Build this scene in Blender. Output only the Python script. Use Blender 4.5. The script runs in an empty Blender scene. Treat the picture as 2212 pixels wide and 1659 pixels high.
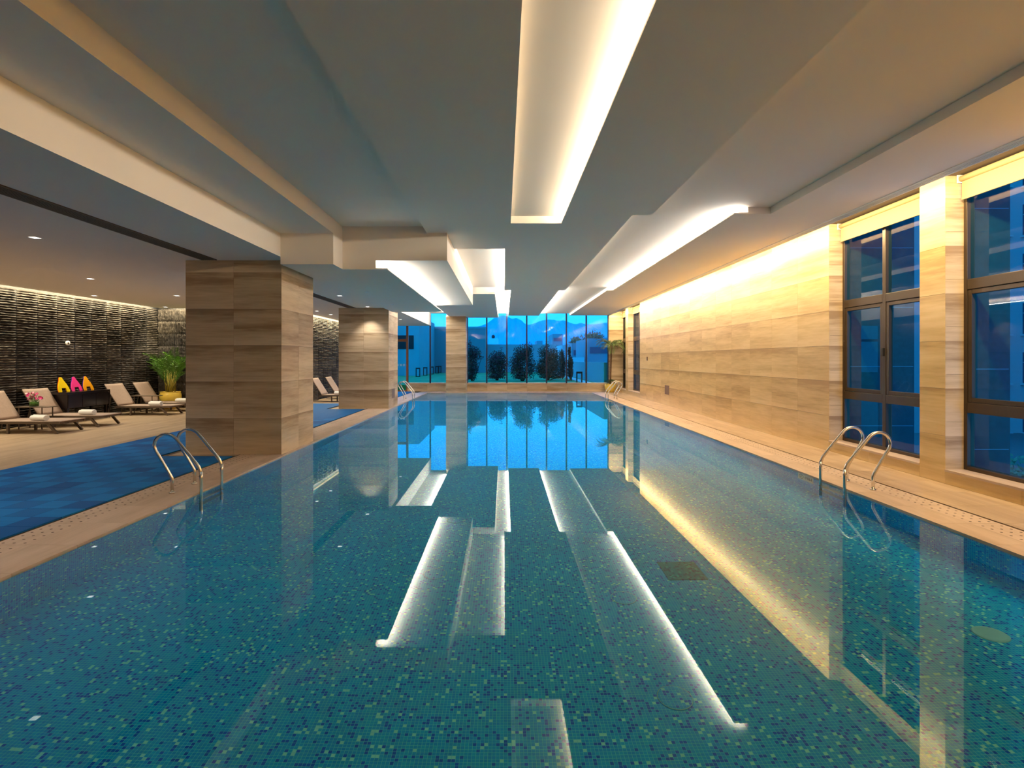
import bpy, math, random
from mathutils import Vector, Matrix

# ------------------------------------------------------------------ camera, world, exposure
sc = bpy.context.scene
COL = sc.collection
F = 1150.0            # focal length in pixels of the 2212 px wide frame
CX, CY = 1088.3, 776  # vanishing point of the hall
EYE = 1.57            # camera height above the deck
cam_d = bpy.data.cameras.new('camera')
cam = bpy.data.objects.new('camera', cam_d)
COL.objects.link(cam)
cam.location = (0, 0, EYE)
cam.rotation_euler = (math.radians(90), 0, 0)
cam_d.sensor_fit = 'HORIZONTAL'
cam_d.sensor_width = 36
cam_d.lens = F / 2212 * 36
cam_d.shift_x = (1106 - CX) / 2212
cam_d.shift_y = -(829.5 - CY) / 2212
cam_d.clip_start = 0.05
cam_d.clip_end = 5000
sc.camera = cam

vs = sc.view_settings
vs.view_transform = 'Standard'
vs.look = 'None'
vs.gamma = 1
vs.use_curve_mapping = False
vs.exposure = 1.45

w = bpy.data.worlds.new('dusk_sky')
sc.world = w
w.use_nodes = True
bg = w.node_tree.nodes['Background']
bg.inputs[0].default_value = (0.03, 0.40, 1.0, 1)
bg.inputs[1].default_value = 0.84

COOL = (1.0, 0.965, 0.93)
WARM = (1.0, 0.73, 0.38)

def strip_light(name, p0, p1, direction, power, color=COOL, width=0.03):
    """LED strip: a long thin area light between two points, facing 'direction'; power in watts per metre"""
    p0, p1 = Vector(p0), Vector(p1)
    d = bpy.data.lights.new(name, 'AREA')
    d.shape = 'RECTANGLE'
    L = (p1 - p0).length
    d.size = L
    d.size_y = width
    d.energy = power * L
    d.color = color
    o = bpy.data.objects.new(name, d)
    COL.objects.link(o)
    xa = (p1 - p0).normalized()
    za = -Vector(direction).normalized()
    ya = za.cross(xa)
    m = Matrix((xa, ya, za)).transposed().to_4x4()
    m.translation = (p0 + p1) / 2
    o.matrix_world = m
    return o

SX = -11.27                     # dark stone wall
# LED strips hidden in the coves of the hall
K = 1.0
strip_light('led_cove', (1.03, 0.6, 3.735), (1.03, 8.25, 3.735), (-0.55, 0, 0.83), 6 * K, (1, .87, .68))
strip_light('led_trough', (3.50, 7.9, 3.745), (3.50, 16.4, 3.745), (-0.55, 0, 0.83), 16 * K)
strip_light('led_trough', (1.575, 16.5, 3.735), (1.575, 25.8, 3.735), (0.55, 0, 0.83), 13 * K)
strip_light('led_trough', (0.145, 10.3, 3.735), (0.145, 16.3, 3.735), (-0.55, 0, 0.83), 8.5 * K)
strip_light('led_trough', (0.34, 16.5, 3.735), (0.34, 25.8, 3.735), (-0.55, 0, 0.83), 13 * K)
strip_light('led_trough', (-2.09, 9.0, 3.12), (-2.09, 16.3, 3.12), (0.55, 0, 0.83), 8 * K)
strip_light('led_trough', (-2.65, 17.2, 3.62), (-2.65, 25.7, 3.62), (-0.8, 0, 0.6), 6 * K)
strip_light('led_wall_wash', (5.16, -3.5, 3.80), (5.16, 25.7, 3.80), (0.62, 0, -0.78), 13.5 * K, WARM, 0.05)
strip_light('led_stone_wash', (SX + .2, 4.0, 3.27), (SX + .2, 17.2, 3.27), (-0.5, 0, -0.86), 11 * K, (1, .84, .52), 0.04)
strip_light('led_stone_wash', (-10.9, 17.12, 3.27), (-7.4, 17.12, 3.27), (0, 0.5, -0.86), 11 * K, (1, .84, .52), 0.04)
strip_light('led_stone_wash', (-7.02, 17.5, 3.27), (-7.02, 25.6, 3.27), (-0.5, 0, -0.86), 11 * K, (1, .84, .52), 0.04)

# ------------------------------------------------------------------ helpers
def px(x, y, D):
    """point at depth D on the line of sight through pixel (x, y)"""
    return Vector(((x - CX) * D / F, D, EYE - (y - CY) * D / F))

def tag(o, label=None, cat=None, group=None, kind=None):
    if label: o['label'] = label
    if cat: o['category'] = cat
    if group: o['group'] = group
    if kind: o['kind'] = kind
    return o

def empty(name, loc=(0, 0, 0), rz=0):
    o = bpy.data.objects.new(name, None)
    o.empty_display_size = 0.1
    COL.objects.link(o)
    o.location = loc
    o.rotation_euler = (0, 0, rz)
    return o

def thing(name, label, cat, loc=(0, 0, 0), rz=0, group=None):
    return tag(empty(name, loc, rz), label, cat, group)

class MB:
    """collects geometry for one mesh object"""
    def __init__(s):
        s.v, s.f = [], []
    def box(s, x0, x1, y0, y1, z0, z1):
        n = len(s.v)
        s.v += [(x0, y0, z0), (x1, y0, z0), (x1, y1, z0), (x0, y1, z0),
                (x0, y0, z1), (x1, y0, z1), (x1, y1, z1), (x0, y1, z1)]
        for q in ((0, 3, 2, 1), (4, 5, 6, 7), (0, 1, 5, 4), (1, 2, 6, 5), (2, 3, 7, 6), (3, 0, 4, 7)):
            s.f.append(tuple(n + i for i in q))
        return s
    def bar(s, a, b, wx, wy, up=(0, 0, 1)):
        a, b = Vector(a), Vector(b)
        t = (b - a).normalized()
        up = Vector(up)
        if abs(t.dot(up)) > 0.98: up = Vector((1, 0, 0))
        sx = t.cross(up).normalized() * (wx / 2)
        sy = sx.cross(t).normalized() * (wy / 2)
        n = len(s.v)
        for p in (a, b):
            s.v += [tuple(p - sx - sy), tuple(p + sx - sy), tuple(p + sx + sy), tuple(p - sx + sy)]
        for q in ((0, 3, 2, 1), (4, 5, 6, 7), (0, 1, 5, 4), (1, 2, 6, 5), (2, 3, 7, 6), (3, 0, 4, 7)):
            s.f.append(tuple(n + i for i in q))
        return s
    def tube(s, pts, r, seg=10, cap=True):
        pts = [Vector(p) for p in pts]
        n0 = len(s.v)
        rs = r if isinstance(r, (list, tuple)) else [r] * len(pts)
        ref = None
        for i, p in enumerate(pts):
            t = (pts[min(i + 1, len(pts) - 1)] - pts[max(i - 1, 0)]).normalized()
            if ref is None:
                ref = Vector((0, 1, 0)) if abs(t.y) < 0.9 else Vector((1, 0, 0))
            u = t.cross(ref).normalized()
            vv = t.cross(u).normalized()
            for k in range(seg):
                a = 2 * math.pi * k / seg
                s.v.append(tuple(p + (u * math.cos(a) + vv * math.sin(a)) * rs[i]))
        for i in range(len(pts) - 1):
            for k in range(seg):
                a, b = n0 + i * seg + k, n0 + i * seg + (k + 1) % seg
                s.f.append((a, a + seg, b + seg, b))
        if cap:
            s.f.append(tuple(n0 + k for k in range(seg)))
            m = n0 + (len(pts) - 1) * seg
            s.f.append(tuple(m + k for k in reversed(range(seg))))
        return s
    def lathe(s, prof, c=(0, 0, 0), seg=28):
        n0 = len(s.v)
        for (r, z) in prof:
            for k in range(seg):
                a = 2 * math.pi * k / seg
                s.v.append((c[0] + r * math.cos(a), c[1] + r * math.sin(a), c[2] + z))
        for i in range(len(prof) - 1):
            for k in range(seg):
                a, b = n0 + i * seg + k, n0 + i * seg + (k + 1) % seg
                s.f.append((a, b, b + seg, a + seg))
        s.f.append(tuple(n0 + k for k in reversed(range(seg))))
        m = n0 + (len(prof) - 1) * seg
        s.f.append(tuple(m + k for k in range(seg)))
        return s
    def prism(s, outline, o, u, v, t):
        """outline of (a, b) in the plane o + a*u + b*v, extruded by vector t"""
        o, u, v, t = Vector(o), Vector(u), Vector(v), Vector(t)
        n = len(outline)
        n0 = len(s.v)
        for (a, b) in outline: s.v.append(tuple(o + u * a + v * b))
        for (a, b) in outline: s.v.append(tuple(o + u * a + v * b + t))
        s.f.append(tuple(n0 + i for i in range(n)))
        s.f.append(tuple(n0 + n + i for i in reversed(range(n))))
        for i in range(n):
            j = (i + 1) % n
            s.f.append((n0 + i, n0 + n + i, n0 + n + j, n0 + j))
        return s
    def quad(s, a, b, c, d):
        n = len(s.v)
        s.v += [tuple(a), tuple(b), tuple(c), tuple(d)]
        s.f.append((n, n + 1, n + 2, n + 3))
        return s
    def mesh(s, name, mat, smooth=False):
        me = bpy.data.meshes.new(name)
        me.from_pydata(s.v, [], s.f)
        me.materials.append(mat)
        if smooth:
            me.polygons.foreach_set('use_smooth', [True] * len(me.polygons))
        me.update()
        return me
    def build(s, name, mat, parent=None, smooth=False, world=False, bevel=0):
        """world=True: vertices are in world coordinates and are moved to the parent's frame"""
        if world and parent is not None:
            off = parent.location
            p = parent.parent
            tot = Vector(off)
            while p is not None:
                tot = tot + p.location
                p = p.parent
            s.v = [(a - tot.x, b - tot.y, c - tot.z) for a, b, c in s.v]
        o = bpy.data.objects.new(name, s.mesh(name, mat, smooth))
        COL.objects.link(o)
        if parent is not None: o.parent = parent
        if bevel:
            b = o.modifiers.new('bevel', 'BEVEL')
            b.width = bevel
            b.segments = 2
            b.limit_method = 'ANGLE'
        return o

def copy_tree(o, parent=None):
    c = o.copy()
    COL.objects.link(c)
    c.parent = parent
    for ch in list(o.children): copy_tree(ch, c)
    return c

def inst(name, me, loc, parent, rot=(0, 0, 0)):
    """piece sharing mesh data; loc in world coordinates, parent unrotated"""
    o = bpy.data.objects.new(name, me)
    COL.objects.link(o)
    tot = Vector((0, 0, 0))
    p = parent
    while p is not None:
        tot = tot + p.location
        p = p.parent
    o.parent = parent
    o.location = Vector(loc) - tot
    o.rotation_euler = rot
    return o

# ------------------------------------------------------------------ materials
def new_mat(name):
    m = bpy.data.materials.new(name)
    m.use_nodes = True
    nt = m.node_tree
    return m, nt, nt.nodes['Principled BSDF']

def N(nt, typ, **kw):
    n = nt.nodes.new(typ)
    for k, v in kw.items():
        if k.startswith('i_'):
            key = k[2:]
            n.inputs[int(key) if key.isdigit() else key].default_value = v
        else:
            setattr(n, k, v)
    return n

def mth(nt, op, a, b=None, c=None):
    n = nt.nodes.new('ShaderNodeMath')
    n.operation = op
    for i, x in enumerate((a, b, c)):
        if x is None: continue
        if isinstance(x, (int, float)): n.inputs[i].default_value = x
        else: nt.links.new(x, n.inputs[i])
    return n.outputs[0]

def ramp(nt, fac, stops, constant=False):
    r = nt.nodes.new('ShaderNodeValToRGB')
    r.color_ramp.interpolation = 'CONSTANT' if constant else 'LINEAR'
    e = r.color_ramp.elements
    while len(e) < len(stops): e.new(0.5)
    for i, (p, c) in enumerate(stops):
        e[i].position = p
        e[i].color = (*c, 1)
    nt.links.new(fac, r.inputs[0])
    return r.outputs[0]

def plain(name, col, rough=0.5, metal=0.0, spec=0.5, noise=0.0, nscale=8, bump=0.0):
    m, nt, b = new_mat(name)
    b.inputs['Base Color'].default_value = (*col, 1)
    b.inputs['Roughness'].default_value = rough
    b.inputs['Metallic'].default_value = metal
    b.inputs['Specular IOR Level'].default_value = spec
    if noise or bump:
        g = N(nt, 'ShaderNodeNewGeometry')
        n = N(nt, 'ShaderNodeTexNoise', i_Scale=nscale, i_Detail=4.0)
        nt.links.new(g.outputs['Position'], n.inputs['Vector'])
        if noise:
            c0 = [max(0, x * (1 - noise)) for x in col]
            c1 = [min(1, x * (1 + noise)) for x in col]
            nt.links.new(ramp(nt, n.outputs[0], [(0.3, c0), (0.7, c1)]), b.inputs['Base Color'])
        if bump:
            bp = N(nt, 'ShaderNodeBump', i_Strength=bump, i_Distance=0.02)
            nt.links.new(n.outputs[0], bp.inputs['Height'])
            nt.links.new(bp.outputs[0], b.inputs['Normal'])
    return m

def emis(name, col, strength):
    m, nt, b = new_mat(name)
    b.inputs['Base Color'].default_value = (0, 0, 0, 1)
    b.inputs['Emission Color'].default_value = (*col, 1)
    b.inputs['Emission Strength'].default_value = strength
    return m

def vein_stone(name, cols, stretch, rough=0.22, spec=0.5, rnd=6.0, band=0.0):
    """wood-vein limestone: bands in the direction given by 'stretch' (noise frequency per axis)"""
    m, nt, b = new_mat(name)
    g = N(nt, 'ShaderNodeNewGeometry')
    oi = N(nt, 'ShaderNodeObjectInfo')
    off = mth(nt, 'MULTIPLY', oi.outputs['Random'], rnd)
    cb = N(nt, 'ShaderNodeCombineXYZ')
    nt.links.new(off, cb.inputs[0]); nt.links.new(off, cb.inputs[1])
    va = N(nt, 'ShaderNodeVectorMath', operation='ADD')
    nt.links.new(g.outputs['Position'], va.inputs[0]); nt.links.new(cb.outputs[0], va.inputs[1])
    vm = N(nt, 'ShaderNodeVectorMath', operation='MULTIPLY')
    nt.links.new(va.outputs[0], vm.inputs[0]); vm.inputs[1].default_value = stretch
    n1 = N(nt, 'ShaderNodeTexNoise', i_Scale=1.0, i_Detail=3.0, i_Roughness=0.55)
    nt.links.new(vm.outputs[0], n1.inputs['Vector'])
    v2 = N(nt, 'ShaderNodeVectorMath', operation='SCALE'); v2.inputs['Scale'].default_value = 7.0
    nt.links.new(vm.outputs[0], v2.inputs[0])
    n2 = N(nt, 'ShaderNodeTexNoise', i_Scale=1.0, i_Detail=4.0, i_Roughness=0.6)
    nt.links.new(v2.outputs[0], n2.inputs['Vector'])
    f = mth(nt, 'ADD', mth(nt, 'MULTIPLY', n1.outputs[0], 0.68), mth(nt, 'MULTIPLY', n2.outputs[0], 0.32))
    f = mth(nt, 'ADD', f, mth(nt, 'MULTIPLY', mth(nt, 'SUBTRACT', oi.outputs['Random'], 0.5), 0.06))
    if band:      # the slabs are cut so that a dark vein runs along their top edge and a pale one along the foot
        sz = N(nt, 'ShaderNodeSeparateXYZ')
        nt.links.new(g.outputs['Position'], sz.inputs[0])
        tz = mth(nt, 'FRACT', mth(nt, 'DIVIDE', sz.outputs[2], 0.6))
        n3 = N(nt, 'ShaderNodeTexNoise', i_Scale=1.3, i_Detail=2.0)
        nt.links.new(va.outputs[0], n3.inputs['Vector'])
        top = mth(nt, 'POWER', tz, 5.0)
        foot = mth(nt, 'POWER', mth(nt, 'SUBTRACT', 1.0, tz), 7.0)
        am = mth(nt, 'MULTIPLY', n3.outputs[0], band * 2)
        f = mth(nt, 'ADD', f, mth(nt, 'MULTIPLY', mth(nt, 'SUBTRACT', mth(nt, 'MULTIPLY', foot, .8), top), am))
    nt.links.new(ramp(nt, f, [(0.34, cols[0]), (0.45, cols[1]), (0.55, cols[2]), (0.66, cols[3])]), b.inputs['Base Color'])
    b.inputs['Roughness'].default_value = rough
    b.inputs['Specular IOR Level'].default_value = spec
    return m

def mosaic(name, ax, pitch=0.0208):
    """glass mosaic in the plane of the two axes given"""
    m, nt, b = new_mat(name)
    g = N(nt, 'ShaderNodeNewGeometry')
    sp = N(nt, 'ShaderNodeSeparateXYZ')
    nt.links.new(g.outputs['Position'], sp.inputs[0])
    u = mth(nt, 'DIVIDE', sp.outputs[ax[0]], pitch)
    v = mth(nt, 'DIVIDE', sp.outputs[ax[1]], pitch)
    cb = N(nt, 'ShaderNodeCombineXYZ')
    nt.links.new(mth(nt, 'FLOOR', u), cb.inputs[0]); nt.links.new(mth(nt, 'FLOOR', v), cb.inputs[1])
    wn = N(nt, 'ShaderNodeTexWhiteNoise', noise_dimensions='2D')
    nt.links.new(cb.outputs[0], wn.inputs['Vector'])
    T = MOSAIC_COLS
    col = ramp(nt, wn.outputs['Value'], [(0.0, T[0]), (0.16, T[1]), (0.40, T[2]), (0.66, T[3]), (0.86, T[4]), (0.935, T[5])], True)
    gu = mth(nt, 'ABSOLUTE', mth(nt, 'SUBTRACT', mth(nt, 'FRACT', u), 0.5))
    gv = mth(nt, 'ABSOLUTE', mth(nt, 'SUBTRACT', mth(nt, 'FRACT', v), 0.5))
    gr = mth(nt, 'GREATER_THAN', mth(nt, 'MAXIMUM', gu, gv), 0.455)
    mx = N(nt, 'ShaderNodeMix', data_type='RGBA')
    nt.links.new(gr, mx.inputs[0]); nt.links.new(col, mx.inputs[6]); mx.inputs[7].default_value = (*MOSAIC_GROUT, 1)
    nt.links.new(mx.outputs[2], b.inputs['Base Color'])
    b.inputs['Roughness'].default_value = 0.35
    b.inputs['Specular IOR Level'].default_value = 0.2
    return m

MOSAIC_COLS = [(.0, .14, .85), (.0, .43, .98), (.0, .50, .99), (.0, .465, .99), (.0, .56, 1.0), (.30, .95, .98)]
MOSAIC_GROUT = (.16, .88, .99)

VCOL = [(.34, .235, .135), (.50, .375, .235), (.61, .475, .31), (.70, .56, .385)]
HCOL = [(.34, .235, .14), (.43, .31, .20), (.49, .365, .245), (.55, .42, .295)]
M = {}
M['stone'] = vein_stone('veined_limestone', VCOL, (.35, .35, 4.4), .5, .2, band=.15)
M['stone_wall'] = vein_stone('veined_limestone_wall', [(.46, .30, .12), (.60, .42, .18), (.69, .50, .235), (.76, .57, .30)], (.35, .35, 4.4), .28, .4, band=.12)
M['deck'] = vein_stone('veined_limestone_deck', HCOL, (5.5, .3, .3), .35, .3)
M['coping'] = vein_stone('limestone_coping', [(.46, .335, .245), (.54, .41, .31), (.60, .46, .36), (.65, .51, .41)], (4.0, .5, .5), .4, .3)
M['joint'] = plain('dark_joint', (.10, .075, .05), .8)
M['paint'] = plain('ceiling_paint', (.84, .765, .66), .9, spec=.1)
M['plaster'] = plain('white_plaster', (.72, .70, .66), .85, spec=.2)
M['steel'] = plain('brushed_steel', (.72, .70, .66), .22, 1.0)
M['bronze'] = plain('bronze_frame', (.085, .062, .042), .38, .55)
M['brown'] = plain('brown_door_frame', (.22, .09, .035), .45, .1)
M['white'] = plain('white_metal', (.85, .84, .80), .5)
M['blind'] = plain('roller_blind_fabric', (.34, .26, .135), .8, spec=.2, noise=.05, nscale=60)
M['dark_wood'] = plain('dark_lacquer', (.012, .007, .008), .22)
M['taupe'] = plain('taupe_sling_fabric', (.36, .27, .225), .75, spec=.2, noise=.06, nscale=25)
M['taupe_frame'] = plain('taupe_metal', (.12, .085, .06), .45, .3)
M['towel'] = plain('white_terry', (.86, .85, .84), .95, spec=.1, bump=.3, nscale=180)
M['grille'] = plain('dark_grille', (.055, .048, .045), .6)
M['lamp'] = emis('downlight_lens', (1, .95, .88), 1.6)
M['black'] = plain('matt_black', (.006, .006, .008), .6)
M['plate'] = plain('brown_access_plate', (.21, .13, .085), .45, .3)

def glass_mat(name, tint, refl=1.0):
    m = bpy.data.materials.new(name)
    m.use_nodes = True
    nt = m.node_tree
    nt.nodes.clear()
    out = N(nt, 'ShaderNodeOutputMaterial')
    tr = N(nt, 'ShaderNodeBsdfTransparent'); tr.inputs[0].default_value = (*tint, 1)
    gl = N(nt, 'ShaderNodeBsdfGlossy'); gl.inputs['Roughness'].default_value = 0.0
    gl.inputs[0].default_value = (.9, .9, .9, 1)
    fr = N(nt, 'ShaderNodeFresnel', i_IOR=1.45)
    mx = N(nt, 'ShaderNodeMixShader')
    gm = N(nt, 'ShaderNodeNewGeometry')      # the pane's back face adds no second mirror image
    nt.links.new(mth(nt, 'MULTIPLY', mth(nt, 'MULTIPLY', fr.outputs[0], refl), mth(nt, 'SUBTRACT', 1.0, gm.outputs['Backfacing'])), mx.inputs[0])
    nt.links.new(tr.outputs[0], mx.inputs[1]); nt.links.new(gl.outputs[0], mx.inputs[2])
    nt.links.new(mx.outputs[0], out.inputs[0])
    return m
M['glass'] = glass_mat('window_glass', (.66, .96, 1.0), .7)
M['vase_glass'] = glass_mat('vase_glass', (.93, .97, .95))

def water_mat():
    m = bpy.data.materials.new('pool_water')
    m.use_nodes = True
    nt = m.node_tree
    nt.nodes.clear()
    out = N(nt, 'ShaderNodeOutputMaterial')
    gl = N(nt, 'ShaderNodeBsdfGlass', i_IOR=1.333, i_Roughness=0.0)
    gl.inputs[0].default_value = (.86, .99, 1.0, 1)
    nt.links.new(gl.outputs[0], out.inputs[0])
    return m
M['water'] = water_mat()
M['mosaic_floor'] = mosaic('mosaic_floor', (0, 1))
M['mosaic_side'] = mosaic('mosaic_side', (1, 2))
M['mosaic_end'] = mosaic('mosaic_end', (0, 2))

# ------------------------------------------------------------------ key dimensions (metres; x across, y down the hall, z up)
PL, PR = -3.605, 4.147          # pool edges
PN, PF = 0.9, 25.0              # near and far pool edge
WZ = -0.02                      # water level
PD = -0.86                      # pool floor
DF = 25.9                       # far window wall
WX = 5.57                       # right wall face
GX = 5.85                       # right window plane
SX2 = -7.24                     # dark stone wall beyond the return
SY = 17.35                      # return wall
BY = -4.0                       # wall behind the camera
ZUP, ZC, ZR, ZL = 3.80, 3.69, 3.70, 3.20

# ------------------------------------------------------------------ floor
floor = MB()
floor.box(SX - .4, -4.36, PN, DF + .3, -1.2, -.02)
floor.box(4.77, 6.4, PN, DF + .3, -1.2, -.02)
floor.box(SX - .4, 6.4, BY, PN - .3, -1.2, -.02)
floor.box(-4.36, 4.77, PF + .3, DF + .3, -1.2, -.02)
floor_o = tag(floor.build('floor', M['joint']), 'veined beige limestone deck around the pool', 'floor', kind='structure')

_cache = {}
def slab_mesh(key, sx, sy, sz, mat, bev=0):
    k = (key, round(sx, 3), round(sy, 3), round(sz, 3))
    if k not in _cache:
        _cache[k] = MB().box(-sx / 2, sx / 2, -sy / 2, sy / 2, -sz / 2, sz / 2).mesh(key, mat)
    return _cache[k]

random.seed(3)
def floor_slabs(x0, x1, y0, y1, sx, sy, parent, stagger=False):
    j = 0
    y = y0
    while y < y1 - .05:
        ly = min(sy, y1 - y)
        x = x0
        while x < x1 - .05:
            lx = min(sx, x1 - x)
            me = slab_mesh('floor_slab', lx - .003, ly - .003, .02, M['deck'])
            inst('floor_slab', me, (x + lx / 2, y + ly / 2, -.0102 + random.uniform(-.0003, 0)), parent)
            x += lx
        y += ly
        j += 1
floor_slabs(SX, -7.0, 2.0, SY, .84, 1.2, floor_o)
floor_slabs(SX2, -4.36, 18.9, DF, .96, 1.0, floor_o)
floor_slabs(4.775, WX, PN, DF, .8, .6, floor_o)
floor_slabs(-5.47, -4.36, 8.68, 10.45, 1.11, .885, floor_o)
floor_slabs(-5.47, -4.36, 16.8, 18.6, 1.11, .9, floor_o)
floor_slabs(-7.0, 5.57, -1.2, PN - .3, 1.2, .75, floor_o)

# ------------------------------------------------------------------ pool
pool = thing('swimming_pool', 'long indoor swimming pool lined with teal and navy glass mosaic', 'pool', ((PL + PR) / 2, (PN + PF) / 2, PD))
MB().box(PL - .2, PR + .2, PN - .2, PF + .2, PD - .2, PD).build('basin_floor', M['mosaic_floor'], pool, world=True)
MB().box(PL - .2, PL, PN, PF, PD, -.05).build('basin_wall', M['mosaic_side'], pool, world=True)
MB().box(PR, PR + .2, PN, PF, PD, -.05).build('basin_wall', M['mosaic_side'], pool, world=True)
MB().box(PL, PR, PN - .2, PN, PD, -.05).build('basin_wall', M['mosaic_end'], pool, world=True)
MB().box(PL, PR, PF, PF + .2, PD, -.05).build('basin_wall', M['mosaic_end'], pool, world=True)
MB().box(-4.36, PL - .2, PN - .3, PF + .3, -.6, -.05).build('gutter_bed', M['joint'], pool, world=True)
MB().box(PR + .2, 4.775, PN - .3, PF + .3, -.6, -.05).build('gutter_bed', M['joint'], pool, world=True)

def coping_run(x0, x1, y0, y1, step, name, mat, key, axis='y', z1=0.0, dz=.05):
    y = y0
    while y < y1 - .02:
        l = min(step, y1 - y)
        if axis == 'y':
            me = slab_mesh(key, x1 - x0, l - .003, dz, mat)
            inst(name, me, ((x0 + x1) / 2, y + l / 2, z1 - dz / 2), pool)
        else:
            me = slab_mesh(key, l - .003, x1 - x0, dz, mat)
            inst(name, me, (y + l / 2, (x0 + x1) / 2, z1 - dz / 2), pool)
        y += l
coping_run(-4.03, PL, PN, PF, .6, 'coping_stone', M['coping'], 'coping_l')
coping_run(PR, 4.455, PN, PF, .6, 'coping_stone', M['coping'], 'coping_r')
coping_run(PF, DF, PL - .42, PR + .62, .8, 'coping_stone', M['coping'], 'coping_f', 'x')
coping_run(PN - .3, PN, PL - .75, PR + .62, .8, 'coping_stone', M['coping'], 'coping_n', 'x')

# drain tiles: slabs with three rows of holes
hole_m = plain('drain_hole', (.035, .022, .014), .9)
def drain_run(x0, x1, y0, y1, step):
    y = y0
    while y < y1 - .02:
        l = min(step, y1 - y)
        me = slab_mesh('drain_tile', x1 - x0, l - .004, .045, M['coping'])
        t = inst('drain_tile', me, ((x0 + x1) / 2, y + l / 2, -.0235), pool)
        if y < 14:
            k = ('holes', round(x1 - x0, 3), round(l, 3))
            if k not in _cache:
                hb = MB()
                for r in range(3):
                    for q in range(int(l / .093)):
                        cx = -(x1 - x0) / 2 + (x1 - x0) * (r + .6) / 3.2
                        cy = -l / 2 + .05 + q * .093
                        n = len(hb.v)
                        for s in range(8):
                            a = s * math.pi / 4
                            hb.v.append((cx + .013 * math.cos(a), cy + .0105 * math.sin(a), .0228))
                        hb.f.append(tuple(range(n, n + 8)))
                _cache[k] = hb.mesh('drain_holes', hole_m)
            h = bpy.data.objects.new('drain_holes', _cache[k])
            COL.objects.link(h); h.parent = t; h['kind'] = 'stuff'
        y += l
drain_run(-4.335, -4.035, PN, PF, .6)
drain_run(4.46, 4.745, PN, PF, .6)

# water: one still surface
wm = MB().quad((PL, PN, WZ), (PR, PN, WZ), (PR, PF, WZ), (PL, PF, WZ))
water = tag(wm.build('pool_water', M['water']), 'clear still water filling the mosaic pool', 'water', kind='stuff')

def refracted(x, y):
    """point of the pool floor seen through the water at pixel (x, y)"""
    d = Vector(((x - CX) / F, 1.0, -(y - CY) / F)).normalized()
    t = (EYE - WZ) / -d.z
    p = Vector((0, 0, EYE)) + d * t
    e = 1 / 1.333
    c = -d.z
    k = 1 - e * e * (1 - c * c)
    r = d * e + Vector((0, 0, 1)) * (e * c - math.sqrt(k))
    return p + r * ((WZ - PD) / -r.z)

# round floor inlets
inlet_m = plain('inlet_plastic', (.30, .75, .80), .4)
for (ix, iy) in ((940, 1240), (985, 1124), (1212, 1045), (1233, 1088), (1282, 1164), (1347, 1292), (1458, 1508), (2140, 1370)):
    p = refracted(ix, iy)
    b = MB()
    b.lathe([(.05, 0), (.105, 0), (.10, .008), (.085, .012), (.05, .009)], seg=24)
    o = b.build('floor_inlet', inlet_m if ix == 2140 else M['mosaic_floor'], pool)
    o.location = Vector((p.x, p.y, PD)) - pool.location
    if ix != 2140:
        rim = MB().lathe([(.100, 0), (.103, .008), (.1, .010), (.097, .004)], seg=28).build('inlet_rim', inlet_m, o, True)
# square sump cover set in the pool floor
q = [refracted(*c) for c in ((1419, 1215.4), (1498.7, 1215.4), (1532, 1253.7), (1445, 1253.7))]
sx0, sx1 = (q[0].x + q[3].x) / 2, (q[1].x + q[2].x) / 2
sy0, sy1 = q[3].y, q[0].y
_c = MOSAIC_COLS
MOSAIC_COLS = [(.0, .09, .22), (.0, .24, .38), (.0, .28, .42), (.0, .26, .40), (.0, .31, .45), (.03, .5, .52)]
MOSAIC_GROUT, _g = (.0, .36, .46), MOSAIC_GROUT
M['mosaic_sump'] = mosaic('mosaic_sump', (0, 1))
MOSAIC_COLS, MOSAIC_GROUT = _c, _g
so = MB().box(sx0, sx1, sy0, sy1, PD, PD + .012).build('sump_cover', M['mosaic_sump'], pool, world=True)
so['label'] = 'dark square mosaic sump cover'

# depth sign set in the right pool wall (its figures stand upside down in the photograph)
sign_m = plain('sign_tile', (.92, .90, .78), .5)
ink = plain('sign_ink', (.05, .045, .04), .6)
sg = empty('depth_sign', Vector((PR - .004, 7.31, WZ - .18)) - pool.location)
sg.parent = pool
sg['label'] = 'pale tile marked 0.8M with a no diving symbol'
MB().box(-.004, .004, -.18, .18, -.19, .165).build('sign_tile', sign_m, sg)
def sign_text(txt, size, y, z):
    c = bpy.data.curves.new('sign_text', 'FONT')
    c.body = txt
    c.size = size
    c.extrude = .0008
    c.align_x = 'CENTER'
    t = bpy.data.objects.new('sign_text_curve', c)
    COL.objects.link(t)
    bpy.context.view_layer.update()
    me = bpy.data.meshes.new_from_object(t.evaluated_get(bpy.context.evaluated_depsgraph_get()))
    bpy.data.objects.remove(t)
    for v in me.vertices:
        a, b_, e = v.co
        v.co = (-.0055 - e, y - a, z - b_ * 2.6)     # reads towards the pool, stood on its head
    me.materials.clear()
    me.materials.append(ink)
    o = bpy.data.objects.new('sign_text', me)
    COL.objects.link(o)
    o.parent = sg
    return o
sign_text('0.8M', .085, -.075, .075)
ring = MB()
for k in range(28):
    a0, a1 = 2 * math.pi * k / 28, 2 * math.pi * (k + 1) / 28
    P = lambda a, r: (-.0056, .095 + r * math.cos(a), r * 2.6 * math.sin(a))
    ring.quad(P(a0, .046), P(a0, .054), P(a1, .054), P(a1, .046))
ring.bar((-.0056, .062, .085), (-.0056, .128, -.085), .001, .009, (1, 0, 0))
ring.bar((-.0056, .095, .07), (-.0056, .112, 0), .001, .008, (1, 0, 0))
ring.bar((-.0056, .112, 0), (-.0056, .08, -.06), .001, .008, (1, 0, 0))
ring.build('no_diving_symbol', ink, sg)

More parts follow.
